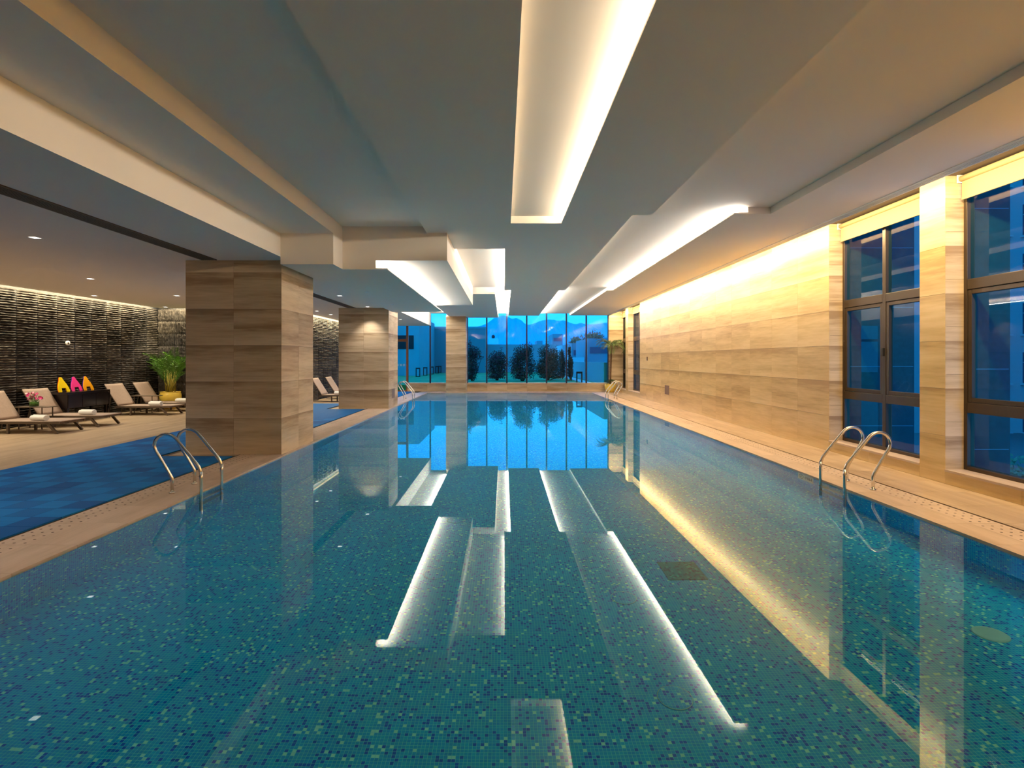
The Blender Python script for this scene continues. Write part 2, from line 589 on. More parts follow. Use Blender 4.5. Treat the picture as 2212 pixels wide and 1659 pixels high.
# ------------------------------------------------------------------ tiled faces
def tiles(parent, plane, c, a0, a1, z0, z1, w, h, mat, name='wall_tile', t=.018, first_w=None):
    """grid of slabs on a vertical face: plane 'x' (face at x=c, a along y) or 'y' (face at y=c, a along x);
    t > 0 puts the slab's outer face at c + t (towards +axis), t < 0 towards -axis"""
    z = z0
    while z < z1 - .03:
        lh = z1 - z if z1 - z < h * 1.36 else h
        a = a0
        while a < a1 - .02:
            lw = min(w, a1 - a)
            off = t / 2 + math.copysign(random.uniform(0, .0012), t)
            if plane == 'x':
                me = slab_mesh(name + mat.name, abs(t), lw - .003, lh - .003, mat)
                inst(name, me, (c + off, a + lw / 2, z + lh / 2), parent)
            else:
                me = slab_mesh(name + mat.name, lw - .003, abs(t), lh - .003, mat)
                inst(name, me, (a + lw / 2, c + off, z + lh / 2), parent)
            a += lw
        z += lh

# right wall: stone piers between recessed windows
WT = 3.885
openings = [(4.73, 6.717), (7.131, 9.118), (21.80, 23.84), (24.36, DF)]
wr = MB()
ys = [BY] + [v for o in openings for v in o]
piers = [(BY, openings[0][0])] + [(openings[i][1], openings[i + 1][0]) for i in range(len(openings) - 1)]
for (a, b) in piers:
    wr.box(WX + .018, GX + .06, a + .018, b - .018, 0, WT)
for (a, b) in openings:
    wr.box(WX + .018, GX + .06, a - .018, b + .018, 0, .155)
wr.box(5.12, GX + .25, BY, DF + .3, WT, 4.4)
wall_r = tag(wr.build('wall_right', M['joint']), 'right hand wall clad in large warm veined limestone tiles', 'wall', kind='structure')
for (a, b) in piers:
    n = max(1, round((b - a) / .975))
    tiles(wall_r, 'x', WX + .018, a, b, 0, WT, (b - a) / n, .6, M['stone_wall'], t=-.018)
    tiles(wall_r, 'y', a + .018, WX, GX, 0.18, WT, .4, .6, M['stone'], t=-.018)   # reveal facing the camera
    tiles(wall_r, 'y', b - .018, WX, GX, 0.18, WT, .4, .6, M['stone'], t=.018)
for (a, b) in openings:
    tiles(wall_r, 'x', WX + .018, a, b, 0, .155, (b - a) / 2, .6, M['stone_wall'], t=-.018)
    MB().box(WX - .012, GX - .02, a + .002, b - .002, .155, .182).build('window_sill', M['coping'], wall_r, world=True)

# other shell walls
wb = MB().box(SX - .4, 6.2, BY - .3, BY, 0, 4.4)
tag(wb.build('wall_back', M['plaster']), 'plain light wall closing the near end of the hall', 'wall', kind='structure')

# ------------------------------------------------------------------ far wall: sill, pier, glazing
wf = MB()
wf.box(-4.69, 5.10, DF + .018, DF + .22, 0, .385)
wf.box(5.10, 6.2, DF + .018, DF + .25, 0, 4.4)
wf.box(SX2, 6.2, DF - .02, DF + .3, 4.0, 4.4)
wall_f = tag(wf.build('wall_far', M['joint']), 'far wall with low limestone sill below the tall windows', 'wall', kind='structure')
tiles(wall_f, 'y', DF + .018, -4.69, 5.10, 0, .385, .97, .6, M['stone'], t=-.018)
tiles(wall_f, 'y', DF + .018, 5.10, GX + .02, 0, WT, .8, .6, M['stone'], t=-.018)
MB().box(-4.69, 5.10, DF - .03, DF + .2, .385, .402).build('window_sill', M['coping'], wall_f, world=True)

def pier_thing(name, label, x0, x1, y0, y1, z1, tw, td, mat_front, mat_side, plate=None):
    t = thing(name, label, 'column', ((x0 + x1) / 2, (y0 + y1) / 2, 0))
    MB().box(x0 + .018, x1 - .018, y0 + .018, y1 - .018, 0, z1 + .3).build('column_core', M['joint'], t, world=True)
    tiles(t, 'y', y0 + .018, x0, x1, 0, z1, tw, .6, mat_front, 'stone_tile', t=-.018)
    tiles(t, 'x', x1 - .018, y0 + .001, y1 - .001, 0, z1, td, .6, mat_side, 'stone_tile', t=.018)
    tiles(t, 'x', x0 + .018, y0 + .001, y1 - .001, 0, z1, td, .6, mat_front, 'stone_tile', t=-.018)
    tiles(t, 'y', y1 - .018, x0, x1, 0, z1, tw, .6, mat_front, 'stone_tile', t=.018)
    return t
CXR = -3.66
col1 = pier_thing('column', 'massive square limestone column beside the pool next to the near ladder', CXR - 1.577, CXR, 8.763, 10.22, ZL, .7885, .729, M['stone'], M['stone'])
col2 = pier_thing('column', 'square limestone column with a lit scallop below a downlight, near the far ladder', CXR - 1.589, CXR, 16.92, 18.36, ZL, .7945, .72, M['stone'], M['stone'])
MB().box(CXR - .001, CXR + .006, 17.42, 17.85, .29, .595).build('access_plate', M['plate'], col2, world=True)
col3 = pier_thing('column', 'narrow limestone pier dividing the far window wall', -2.72, -1.78, 25.06, DF + .2, 3.62, .94, .48, M['stone'], M['stone'])
pl = tag(MB().box(WX - .008, WX + .001, 17.93, 18.40, .367, .676).build('access_plate', M['plate'], bevel=.003), 'brown square access plate low on the right stone wall', 'plate')
tag(MB().box(WX - .02, WX + .001, 20.6, 20.72, 1.52, 1.66).build('wall_socket', M['plate'], bevel=.004), 'tiny grey socket box high on the stone wall near the palm', 'socket')

# ------------------------------------------------------------------ windows
def frame_rect(b, plane, c, a0, a1, z0, z1, w, d):
    """four bars of a frame in a vertical plane"""
    B = (lambda p0, p1, q0, q1: b.box(c - d / 2, c + d / 2, p0, p1, q0, q1)) if plane == 'x' else \
        (lambda p0, p1, q0, q1: b.box(p0, p1, c - d / 2, c + d / 2, q0, q1))
    B(a0, a0 + w, z0, z1); B(a1 - w, a1, z0, z1)
    B(a0 + w, a1 - w, z0, z0 + w); B(a0 + w, a1 - w, z1 - w, z1)

wn = 0
for (a, b_) in openings:
    wn += 1
    t = empty('window_%d' % wn, (GX, (a + b_) / 2, .18))
    tag(t, 'bronze framed window in a stone recess, pane group %d along the right wall' % wn, 'window', kind='structure')
    m = (a + b_) / 2
    fr = MB()
    frame_rect(fr, 'x', GX, a, b_, .18, WT, .05, .10)
    fr.box(GX - .05, GX + .05, m - .035, m + .035, .23, WT - .05)
    fr.box(GX - .05, GX + .05, a + .05, m - .035, .90, 1.03)
    fr.box(GX - .05, GX + .05, m + .035, b_ - .05, .90, 1.03)
    fr.box(GX - .05, GX + .05, a + .05, m - .035, 2.44, 2.57)
    fr.box(GX - .05, GX + .05, m + .035, b_ - .05, 2.44, 2.57)
    fr.build('window_frame', M['bronze'], t, world=True, bevel=.006)
    for (p0, p1) in ((a + .05, m - .035), (m + .035, b_ - .05)):
        s = MB()
        frame_rect(s, 'x', GX - .012, p0 + .004, p1 - .004, 1.034, 2.436, .055, .06)
        so = s.build('sash', M['bronze'], t, world=True, bevel=.004)
        MB().box(GX - .004, GX + .004, p0 + .058, p1 - .058, 1.088, 2.382).build('pane', M['glass'], so, world=True)
        MB().box(GX - .004, GX + .004, p0, p1, .23, .90).build('pane', M['glass'], t, world=True)
        MB().box(GX - .004, GX + .004, p0, p1, 2.57, WT - .05).build('pane', M['glass'], t, world=True)
    if b_ > 0:
        h = MB().box(GX - .075, GX - .05, m - .02, m + .02, 1.62, 1.74)
        h.build('sash_handle', M['black'], t, world=True, bevel=.004)

blind_where = {4.73: 'nearest window', 7.131: 'window between the two stone piers',
               21.80: 'window at the far end of the stone wall', 24.36: 'corner window behind the potted palm'}
for (a, b_) in openings:
    t = thing('roller_blind', 'cream roller blind rolled up over the ' + blind_where[a], 'blind', (GX - .09, (a + b_) / 2, 3.57))
    xx = GX - .10
    MB().tube([(xx, a + .03, 3.835), (xx, b_ - .03, 3.835)], .038, 14).build('roller_tube', M['blind'], t, True, True)
    MB().box(xx - .002, xx + .002, a + .04, b_ - .04, 3.585, 3.815).build('blind_fabric', M['blind'], t, world=True)
    MB().box(xx - .012, xx + .012, a + .04, b_ - .04, 3.565, 3.595).build('bottom_rail', M['blind'], t, world=True, bevel=.004)
    for e in (a + .012, b_ - .028):
        MB().box(xx - .045, xx + .045, e, e + .016, 3.785, WT).build('bracket', M['white'], t, world=True)
    if 4 < a < 8:
        ya = a + .022
        pts = [(xx - .05, ya, 3.80), (xx - .05, ya, .36), (xx - .05, ya + .02, .30), (xx - .05, ya + .05, .275), (xx - .05, ya + .08, .30), (xx - .05, ya + .095, .36), (xx - .05, ya + .03, 3.80)]
        MB().tube(pts, .0025, 6).build('bead_chain', M['white'], t, True, True)

# far glazing
far_x = [-1.78] + [(x - CX) * DF / F for x in (1051.3, 1094.9, 1138, 1181, 1224, 1267.1)] + [5.10]
navy = plain('navy_mullion', (.012, .018, .05), .4)
t = empty('window_%d' % (wn + 1), (1.66, DF + .1, .40))
tag(t, 'tall far window of narrow floor to ceiling panes with thin dark mullions', 'window', kind='structure')
for i in range(len(far_x) - 1):
    MB().box(far_x[i] + .03, far_x[i + 1] - .03, DF + .096, DF + .104, .43, 3.99).build('pane', M['glass'], t, world=True)
for i, x in enumerate(far_x):
    MB().box(x - .035, x + .035, DF + .05, DF + .15, .40, 4.0).build('mullion', navy, t, world=True)
fr = MB(); fr.box(-1.75, 5.07, DF + .07, DF + .13, .402, .43)
fr.build('bottom_rail', M['white'], t, world=True)
t = empty('window_%d' % (wn + 2), (-3.7, DF + .1, .40))
tag(t, 'tall far window between the narrow pier and the glass door', 'window', kind='structure')
lx = [-4.69, (929 - CX) * DF / F, -2.72]
for i in range(2):
    MB().box(lx[i] + .03, lx[i + 1] - .03, DF + .096, DF + .104, .43, 3.99).build('pane', M['glass'], t, world=True)
MB().box(lx[1] - .035, lx[1] + .035, DF + .05, DF + .15, .40, 4.0).build('mullion', navy, t, world=True)
MB().box(-4.66, -2.75, DF + .07, DF + .13, .402, .43).build('bottom_rail', M['white'], t, world=True)
# glass door with brown frame
t = empty('door_1', (-5.6, DF + .1, 0))
tag(t, 'glass garden door with brown frame and transom', 'door', kind='structure')
f = MB()
f.box(-4.76, -4.66, DF + .04, DF + .16, .0, 4.0)
f.box(-6.72, -6.62, DF + .04, DF + .16, .0, 4.0)
f.box(-6.62, -4.76, DF + .04, DF + .16, 2.43, 2.55)
f.box(-6.62, -4.76, DF + .04, DF + .16, 0, .06)
f.build('door_frame', M['brown'], t, world=True)
MB().box(-6.62, -4.76, DF + .096, DF + .104, .06, 2.43).build('door_pane', M['glass'], t, world=True)
MB().box(-6.62, -4.76, DF + .096, DF + .104, 2.55, 4.0).build('transom_pane', M['glass'], t, world=True)
dot = plain('door_sticker', (.25, .6, .8), .6)
for x in (859, 866, 872.5, 879):
    c = px(x, 788.5, DF + .09)
    MB().box(c.x - .05, c.x + .05, DF + .088, DF + .092, c.z - .05, c.z + .05).build('safety_sticker', dot, t, world=True)
MB().box(-7.6, -6.72, DF + .05, DF + .2, 0, 4.0).build('side_wall', M['plaster'], t, world=True)

# ------------------------------------------------------------------ ceiling
c = MB().box(-3.55, 5.12, BY, DF + .05, ZUP, 4.4)
ceil = tag(c.build('ceiling', M['paint']), 'white stepped ceiling with recessed lit coves over the pool', 'ceiling', kind='structure')
def cp(x0, x1, y0, y1, z0, z1=ZUP, name='ceiling_panel'):
    return MB().box(x0, x1, y0, y1, z0, z1).build(name, M['paint'], ceil, world=True)
LIP = .022
# right perimeter soffit
cp(3.91, 5.12, BY, 7.80, ZR)
cp(3.58, 5.12, 7.80, 16.45, ZR); cp(3.374, 3.58, 7.80, 16.45, ZR, ZR + LIP, 'cove_lip')
cp(3.20, 5.12, 16.45, DF, ZR)
cp(5.09, 5.12, BY, DF, ZUP - .01, WT + .01)
# central slab with its cove
cp(-1.296, .108, BY, 8.945, ZC)
cp(1.12, 2.175, BY, 7.83, ZC)
cp(.90, 1.12, .5, 8.304, ZC, ZC + LIP, 'cove_lip')
cp(.108, 1.12, BY, .5, ZC)
cp(.108, 1.12, 8.304, 10.22, ZC); cp(1.12, 1.89, 7.83, 10.22, ZC)
cp(-.952, .108, 8.945, 10.22, ZC)
cp(.23, 1.89, 10.22, 16.36, ZC); cp(.02, .23, 10.22, 16.36, ZC, ZC + LIP, 'cove_lip')
cp(.42, 1.49, 16.36, DF, ZC); cp(.215, .42, 16.36, DF, ZC, ZC + LIP, 'cove_lip')
cp(1.49, 1.70, 16.36, DF, ZC, ZC + LIP, 'cove_lip')
# left soffits
cp(-3.55, -2.706, BY, 8.46, 3.57)
# low slab over the columns with its own cove
cp(-3.55, -2.71, 8.46, 8.945, 3.08)
cp(-3.55, -2.15, 8.945, 17.04, 3.08)
cp(-2.15, -1.955, 8.945, 16.9, 3.08, 3.08 + LIP, 'cove_lip')
cp(-2.15, -.952, 8.945, 16.35, 3.229)
# slab near the far windows
cp(-2.57, -.275, 16.47, DF, 3.59)
# lounge ceiling
cl = MB().box(SX + .28, -3.55, BY, SY - .28, ZL, 4.4)
cl.box(SX2 + .28, -3.55, SY - .28, DF + .05, ZL, 4.4)
cl.box(SX - .4, SX + .28, BY, SY + .3, 3.32, 4.4)
cl.box(SX, SX2 + .28, SY - .28, SY + .3, 3.32, 4.4)
cl.box(SX2 - .3, SX2 + .28, SY + .3, DF + .05, 3.32, 4.4)
cl.build('lounge_ceiling', M['paint'], ceil, world=True)

# linear air grilles
def grille(name, label, x0, x1, y0, y1, z, n, mat_bar, mat_back):
    t = thing(name, label, 'vent', ((x0 + x1) / 2, (y0 + y1) / 2, z))
    MB().box(x0, x1, y0, y1, z - .004, z).build('backing', mat_back, t, world=True)
    for k in range(n):
        xx = x0 + (x1 - x0) * (k + .5) / n
        MB().box(xx - .006, xx + .006, y0, y1, z - .012, z - .004).build('vane', mat_bar, t, world=True)
    fr = MB()
    fr.box(x0 - .012, x0, y0, y1, z - .012, z); fr.box(x1, x1 + .012, y0, y1, z - .012, z)
    fr.build('vent_frame', mat_bar if mat_bar is M['white'] else M['taupe_frame'], t, world=True)
gb = plain('grille_bar', (.12, .10, .09), .6)
grille('air_vent', 'long dark linear air vent in the lounge ceiling up to the massive column', -4.925, -4.70, -2, 8.70, ZL, 7, gb, M['grille'])
grille('air_vent', 'dark linear air vent in the lounge ceiling between the two columns', -4.925, -4.70, 10.28, 16.86, ZL, 7, gb, M['grille'])
gw = plain('grille_shadow', (.45, .43, .40), .8)
grille('air_vent', 'thin white linear air vent along the soffit beside the stone wall', 4.985, 5.108, BY + .1, DF - .05, ZR, 4, M['white'], gw)

# downlights in the lounge ceiling
def downlight(x, y, z, label, power=36):
    t = thing('ceiling_downlight', label, 'light', (x, y, z), group='square recessed downlights in the lounge ceiling')
    fr = MB()
    for (a, b_, c_, d) in ((-.062, -.05, -.062, .062), (.05, .062, -.062, .062), (-.05, .05, -.062, -.05), (-.05, .05, .05, .062)):
        fr.box(a, b_, c_, d, -.004, 0)
    fr.build('trim_frame', M['white'], t)
    MB().box(-.05, .05, -.05, .05, -.002, 0).build('lens', M['lamp'], t)
    d = bpy.data.lights.new('downlight_spot', 'SPOT')
    d.energy = power
    d.spot_size = math.radians(95)
    d.spot_blend = .7
    d.shadow_soft_size = .04
    d.color = (1, .90, .80)
    o = bpy.data.objects.new('downlight_spot', d)
    COL.objects.link(o)
    o.location = (x, y, z - .02)
    return t
DL = 'small square recessed downlight in the lounge ceiling '
for (x, y, l) in ((-6.28, 7.13, 'over the blue mat beside the massive column'), (-8.37, 10.78, 'over the foot of the sun loungers'), (-8.38, 13.65, 'beyond the lounger feet, nearest the column edge'),
                  (-10.5, 13.65, 'over the kickboard console'), (-10.55, 16.6, 'over the potted areca palm'), (-4.21, 13.67, 'between the two columns'),
                  (-4.23, 16.52, 'just before the scallop lit column'), (-6.32, 18.0, 'over the far lounger pair'), (-6.32, 19.44, 'beyond the far lounger pair'),
                  (-4.23, 21.8, 'near the garden door'), (-10.5, 10.6, 'over the lounger at the vase table'), (-8.37, 7.6, 'over the open lounge floor'),
                  (-6.3, 10.78, 'over the blue mat behind the massive column'), (-6.3, 13.65, 'over the blue mat between the columns'), (-6.28, 4.0, 'over the near end of the blue mat'),
                  (-8.37, 4.2, 'over the near lounge floor'), (-4.4, 4.0, 'over the drain strip at the near end')):
    downlight(x, y, ZL, DL + l)
for (x, y) in (px(793, 631, 1.51 * F / 145).xy, px(847, 658, 1.51 * F / 118).xy):
    o = MB().lathe([(.05, -.006), (.05, 0), (.0, .0)], (0, 0, 0), 16).build('smoke_detector', M['white'])
    o.location = (x, y, 3.08)
    tag(o, 'small flat white detector disc under the low soffit ' + ('before the lit column' if y < 14 else 'beside the top of the lit column'), 'detector', 'detector discs under the low soffit')

# ------------------------------------------------------------------ dark split-face stone walls
random.seed(11)
dark_m, nt, b = new_mat('dark_split_stone')
g = N(nt, 'ShaderNodeNewGeometry'); oi = N(nt, 'ShaderNodeObjectInfo')
n1 = N(nt, 'ShaderNodeTexNoise', i_Scale=9.0, i_Detail=6.0, i_Roughness=.65)
nt.links.new(g.outputs['Position'], n1.inputs['Vector'])
fac = mth(nt, 'ADD', n1.outputs[0], mth(nt, 'MULTIPLY', mth(nt, 'SUBTRACT', oi.outputs['Random'], .5), .35))
nt.links.new(ramp(nt, fac, [(.25, (.013, .010, .008)), (.5, (.046, .036, .029)), (.75, (.12, .10, .08))]), b.inputs['Base Color'])
b.inputs['Roughness'].default_value = .7
PW, PH = .56, .4

def split_panel(seed, ridges=7, cols=9):
    """rough panel of broken horizontal ridges in local coords: width along x, height along z, face towards -y"""
    r = random.Random(seed)
    m_ = MB()
    rows = ridges * 2 + 1
    for j in range(rows):
        z = -PH / 2 + .004 + (PH - .008) * j / (rows - 1)
        base = .034 if j % 2 else .004
        amp = .026 if j % 2 else .004
        amp0 = r.uniform(.5, 1.2)
        for i in range(cols):
            x = -PW / 2 + .003 + (PW - .006) * i / (cols - 1)
            edge = 0.35 if i in (0, cols - 1) else 1
            y = -(base + r.random() * amp * amp0) * edge
            m_.v.append((x, y, z + (r.uniform(-.007, .007) if 0 < j < rows - 1 else 0)))
    for j in range(rows - 1):
        for i in range(cols - 1):
            a = j * cols + i
            m_.f.append((a, a + 1, a + cols + 1, a + cols))
    return m_
variants = [split_panel(s) for s in range(8)]
var_me = [v.mesh('split_stone_panel', dark_m) for v in variants]
vert_me = []
for s in range(4):
    v = split_panel(50 + s, 10, 8)
    v.v = [(z * PW / PH, y, x * PH / PW) for x, y, z in v.v]
    v.f = [tuple(reversed(q)) for q in v.f]
    vert_me.append(v.mesh('split_stone_panel', dark_m))

ws = MB().box(SX - .35, SX - .001, BY, SY + .35, 0, 3.35)
wall_l = tag(ws.build('wall_left', M['black']), 'dark split face stone wall behind the sun loungers', 'wall', kind='structure')
ws = MB().box(SX, SX2 - .001, SY + .001, SY + .35, 0, 3.35)
wall_e = tag(ws.build('wall_return', M['black']), 'dark stone return wall with upright ridges behind the areca palm', 'wall', kind='structure')
ws = MB().box(SX2 - .35, SX2 - .001, SY + .001, DF + .25, 0, 3.35)
wall_l2 = tag(ws.build('wall_left_far', M['black']), 'dark split face stone wall seen between the two columns', 'wall', kind='structure')
ROWS = 8
def stuff_wall(place, name, parent, meshes=variants):
    mb = MB()
    for (M4, v) in place:
        n = len(mb.v)
        mb.v += [tuple(M4 @ Vector(p)) for p in v.v]
        mb.f += [tuple(n + i for i in q) for q in v.f]
    o = mb.build(name, dark_m, parent)
    o['kind'] = 'stuff'
    return o
rest = []
ncol = int((SY - BY) / PW)
for i in range(ncol):
    yc = SY - PW * (i + .5)
    for j in range(ROWS):
        k = random.randrange(8)
        loc = (SX - .004 - random.uniform(0, .012), yc, PH * (j + .5))
        if yc > 10.2:
            inst('split_stone_panel', var_me[k], loc, wall_l, (0, 0, math.pi / 2))
        else:
            rest.append((Matrix.Translation(loc) @ Matrix.Rotation(math.pi / 2, 4, 'Z'), variants[k]))
stuff_wall(rest, 'split_stone_field', wall_l)
for i in range(7):
    xc = SX + PW * (i + .5)
    for j in range(ROWS):
        inst('split_stone_panel', vert_me[random.randrange(4)], (xc, SY, PH * (j + .5)), wall_e)
rest = []
for i in range(15):
    yc = SY + PW * (i + .5)
    for j in range(ROWS):
        k = random.randrange(8)
        loc = (SX2 - .004, yc, PH * (j + .5))
        if 19.5 < yc < 24:
            inst('split_stone_panel', var_me[k], loc, wall_l2, (0, 0, math.pi / 2))
        else:
            rest.append((Matrix.Translation(loc) @ Matrix.Rotation(math.pi / 2, 4, 'Z'), variants[k]))
stuff_wall(rest, 'split_stone_field', wall_l2)
# little round speaker on the dark wall
p = px(154, 741, 13.7)
t = thing('wall_speaker', 'small round white speaker on the dark stone wall above the kickboards', 'speaker', (SX + .03, p.y, p.z))
MB().tube([(0, 0, 0), (.035, 0, 0)], .058, 22).build('speaker_body', M['white'], t, True)
MB().tube([(.035, 0, 0), (.038, 0, 0)], .028, 18).build('speaker_cone', M['taupe_frame'], t, True)

# ------------------------------------------------------------------ blue mat of square tiles
mat_cols = [(.0, .135, .44), (.0, .19, .56), (.0, .10, .36)]  # lighter and darker tones put the alternating slats' sheen into the colour
mat_ms = []
for i, c in enumerate(mat_cols):
    m, nt, b = new_mat('blue_mat_%d' % i)
    g = N(nt, 'ShaderNodeNewGeometry'); sp = N(nt, 'ShaderNodeSeparateXYZ')
    nt.links.new(g.outputs['Position'], sp.inputs[0])
    s = mth(nt, 'FRACT', mth(nt, 'MULTIPLY', sp.outputs[i % 2], 40))
    st = mth(nt, 'GREATER_THAN', s, .3)
    nt.links.new(ramp(nt, st, [(0, [x * .55 for x in c]), (1, c)]), b.inputs['Base Color'])
    b.inputs['Roughness'].default_value = .6
    b.inputs['Specular IOR Level'].default_value = .15
    mat_ms.append(m)
mat_t = thing('floor_mat', 'blue interlocking rubber mat beside the pool edge', 'mat', (-5.67, 10, 0))
TS = .3
mme = [MB().box(-.1485, .1485, -.1485, .1485, 0, .014).mesh('mat_tile', m) for m in mat_ms]
cells = []
y = 1.2
while y < 25.6:
    x = -4.36 - TS / 2
    while x > (-7.0 if y < 18.8 else -5.6):
        inside = (-5.50 - .1 < x and 8.68 - .1 < y < 10.5) or (-5.50 - .1 < x and 16.78 - .1 < y < 18.65)
        if not inside: cells.append((x, y))
        x -= TS
    y += TS
vis = sorted(cells, key=lambda c: (c[1] < 3.2, c[1]))
rest = MB()
for n, (x, y) in enumerate(vis):
    k = (round(x / TS) + round(y / TS)) % 2 if random.random() > .12 else 2
    if n < 298:
        inst('mat_tile', mme[k], (x, y, 0), mat_t)
    else:
        rest.box(x - .1485, x + .1485, y - .1485, y + .1485, 0, .014)
o = rest.build('mat_tile_field', mat_ms[0], mat_t, world=True)
o['kind'] = 'stuff'
me_floor = MB().box(-7.0, -4.36, .9, 18.9, -.02, -.003)
me_floor.build('mat_bed', M['joint'], floor_o)

# ------------------------------------------------------------------ pool ladders
def ladder(label, x_edge, side, y0, y1):
    """side -1: on the left edge, +1: on the right edge"""
    t = thing('pool_ladder', label, 'ladder', (x_edge, (y0 + y1) / 2, 0))
    prof = [(-.284, 0), (-.284, .15), (-.30, .20), (-.34, .27), (-.435, .43), (-.477, .50), (-.494, .56), (-.478, .62), (-.44, .665),
            (-.38, .69), (-.315, .685), (-.26, .655), (-.215, .605), (0.0, .345), (.035, .29), (.052, .23), (.055, .17), (.055, -.72)]
    for y in (y0, y1):
        # smooth path
        P = [Vector((a * -side, 0, z)) for a, z in prof]
        pts = []
        for i in range(len(P) - 1):
            p0, p1, p2, p3 = P[max(i - 1, 0)], P[i], P[i + 1], P[min(i + 2, len(P) - 1)]
            n = 1 if i in (0, len(P) - 2) else 3
            for k in range(n):
                u = k / n
                pts.append(0.5 * ((2 * p1) + (p2 - p0) * u + (2 * p0 - 5 * p1 + 4 * p2 - p3) * u * u + (3 * p1 - p0 - 3 * p2 + p3) * u ** 3) if n > 1 else p1)
        pts.append(P[-1])
        r = MB().tube(pts, .0185, 12).build('handrail', M['steel'], t, True)
        r.location = (0, y - (y0 + y1) / 2, 0)
        f = MB().lathe([(.034, 0), (.034, .012), (.022, .018)], (0, 0, 0), 18).build('flange', M['steel'], r, True)
        f.location = (-.284 * -side, 0, 0)
    hy = (y1 - y0) / 2
    for z in (-.22, -.46):
        MB().box(-.055 * side - .035, -.055 * side + .035, -hy, hy, z, z + .02).build('tread', M['steel'], t)
    MB().bar((-.055 * side, -hy, -.09), (.0, -hy, -.09), .012, .012).build('bracket', M['steel'], t)
    MB().bar((-.055 * side, hy, -.09), (.0, hy, -.09), .012, .012).build('bracket', M['steel'], t)
    return t
ladder('stainless pool ladder in front of the massive column beside the blue mat', PL, -1, 6.243, 6.696)
ladder('stainless pool ladder on the window side beside the depth sign', PR, 1, 6.389, 6.876)
ladder('stainless pool ladder on the mat side near the garden door', PL, -1, 20.71, 21.15)
ladder('stainless pool ladder in front of the potted palm', PR, 1, 20.87, 21.38)

# ------------------------------------------------------------------ sun loungers
def make_lounger():
    t = empty('sun_lounger')
    W = .33
    for s in (-1, 1):
        MB().bar((-.10, s * W, .235), (1.43, s * W, .235), .035, .05).build('side_rail', M['taupe_frame'], t)
        MB().bar((.34, s * W, .21), (.34, s * W, 0), .05, .035).build('leg', M['taupe_frame'], t)
        MB().bar((1.17, s * W, .225), (1.37, s * W, 0.004), .05, .035, (0, 1, 0)).build('leg', M['taupe_frame'], t)
    cr = MB()
    for x in (-.08, .34, 1.15, 1.40):
        cr.bar((x, -W, .225), (x, W, .225), .03, .03)
    cr.build('cross_rails', M['taupe_frame'], t)
    # sling seat, slightly sagging
    def sling(p0, p1, sag, nm):
        b = MB()
        p0, p1 = Vector(p0), Vector(p1)
        nx, ny = 10, 7
        nrm = (p1 - p0).normalized().cross(Vector((0, 1, 0))).normalized()
        if nrm.z > 0: nrm = -nrm
        for layer in (0, .014):
            for i in range(nx + 1):
                for j in range(ny + 1):
                    u, v = i / nx, j / ny
                    p = p0.lerp(p1, u) + Vector((0, (v - .5) * 2 * (W + .012), 0))
                    d = sag * (1 - (2 * v - 1) ** 2) * math.sin(math.pi * min(max(u, .08), .92))
                    b.v.append(tuple(p + nrm * (d + layer)))
        n = (nx + 1) * (ny + 1)
        for i in range(nx):
            for j in range(ny):
                a = i * (ny + 1) + j
                b.f.append((a, a + ny + 1, a + ny + 2, a + 1))
                b.f.append((n + a, n + a + 1, n + a + ny + 2, n + a + ny + 1))
        for i in range(nx):
            for j in (0, ny):
                a, c = i * (ny + 1) + j, (i + 1) * (ny + 1) + j
                b.f.append((a, c, n + c, n + a) if j else (c, a, n + a, n + c))
        for j in range(ny):
            for i in (0, nx):
                a, c = i * (ny + 1) + j, i * (ny + 1) + j + 1
                b.f.append((c, a, n + a, n + c) if i else (a, c, n + c, n + a))
        return b.build(nm, M['taupe'], t, True)
    sling((.0, 0, .268), (1.44, 0, .268), .010, 'seat_sling')
    sling((-.005, 0, .275), (-.385, 0, .875), .018, 'backrest_sling')
    bf = MB()
    for s in (-1, 1):
        bf.bar((-.01, s * W, .25), (-.395, s * W, .855), .022, .022)
    bf.bar((-.395, -W, .855), (-.395, W, .855), .022, .022)
    bf.build('backrest_frame', M['taupe_frame'], t)
    pr = MB()
    for s in (-1, 1):
        pr.bar((-.24, s * .26, .60), (-.36, s * .26, .03), .018, .018)
    pr.bar((-.36, -.26, .03), (-.36, .26, .03), .018, .018)
    pr.build('back_prop', M['taupe_frame'], t)
    return t
proto = make_lounger()
spots = [(-10.74, 11.50, 'taupe sling sun lounger cut by the picture edge, left of the vase table'),
         (-10.74, 12.64, 'taupe sling sun lounger between the flower vase table and the kickboard console'),
         (-10.74, 15.18, 'taupe sling sun lounger beside the dark kickboard console and the bare side table'),
         (-10.70, 16.25, 'taupe sling sun lounger in front of the yellow plant pot'),
         (-6.62, 19.75, 'taupe sling sun lounger glimpsed between the columns, with a towel'),
         (-6.62, 21.25, 'taupe sling sun lounger glimpsed between the columns, the one behind')]
for i, (x, y, l) in enumerate(spots):
    o = proto if i == 0 else copy_tree(proto)
    o.location = (x, y, 0)
    tag(o, l, 'sun lounger', 'taupe sun loungers')

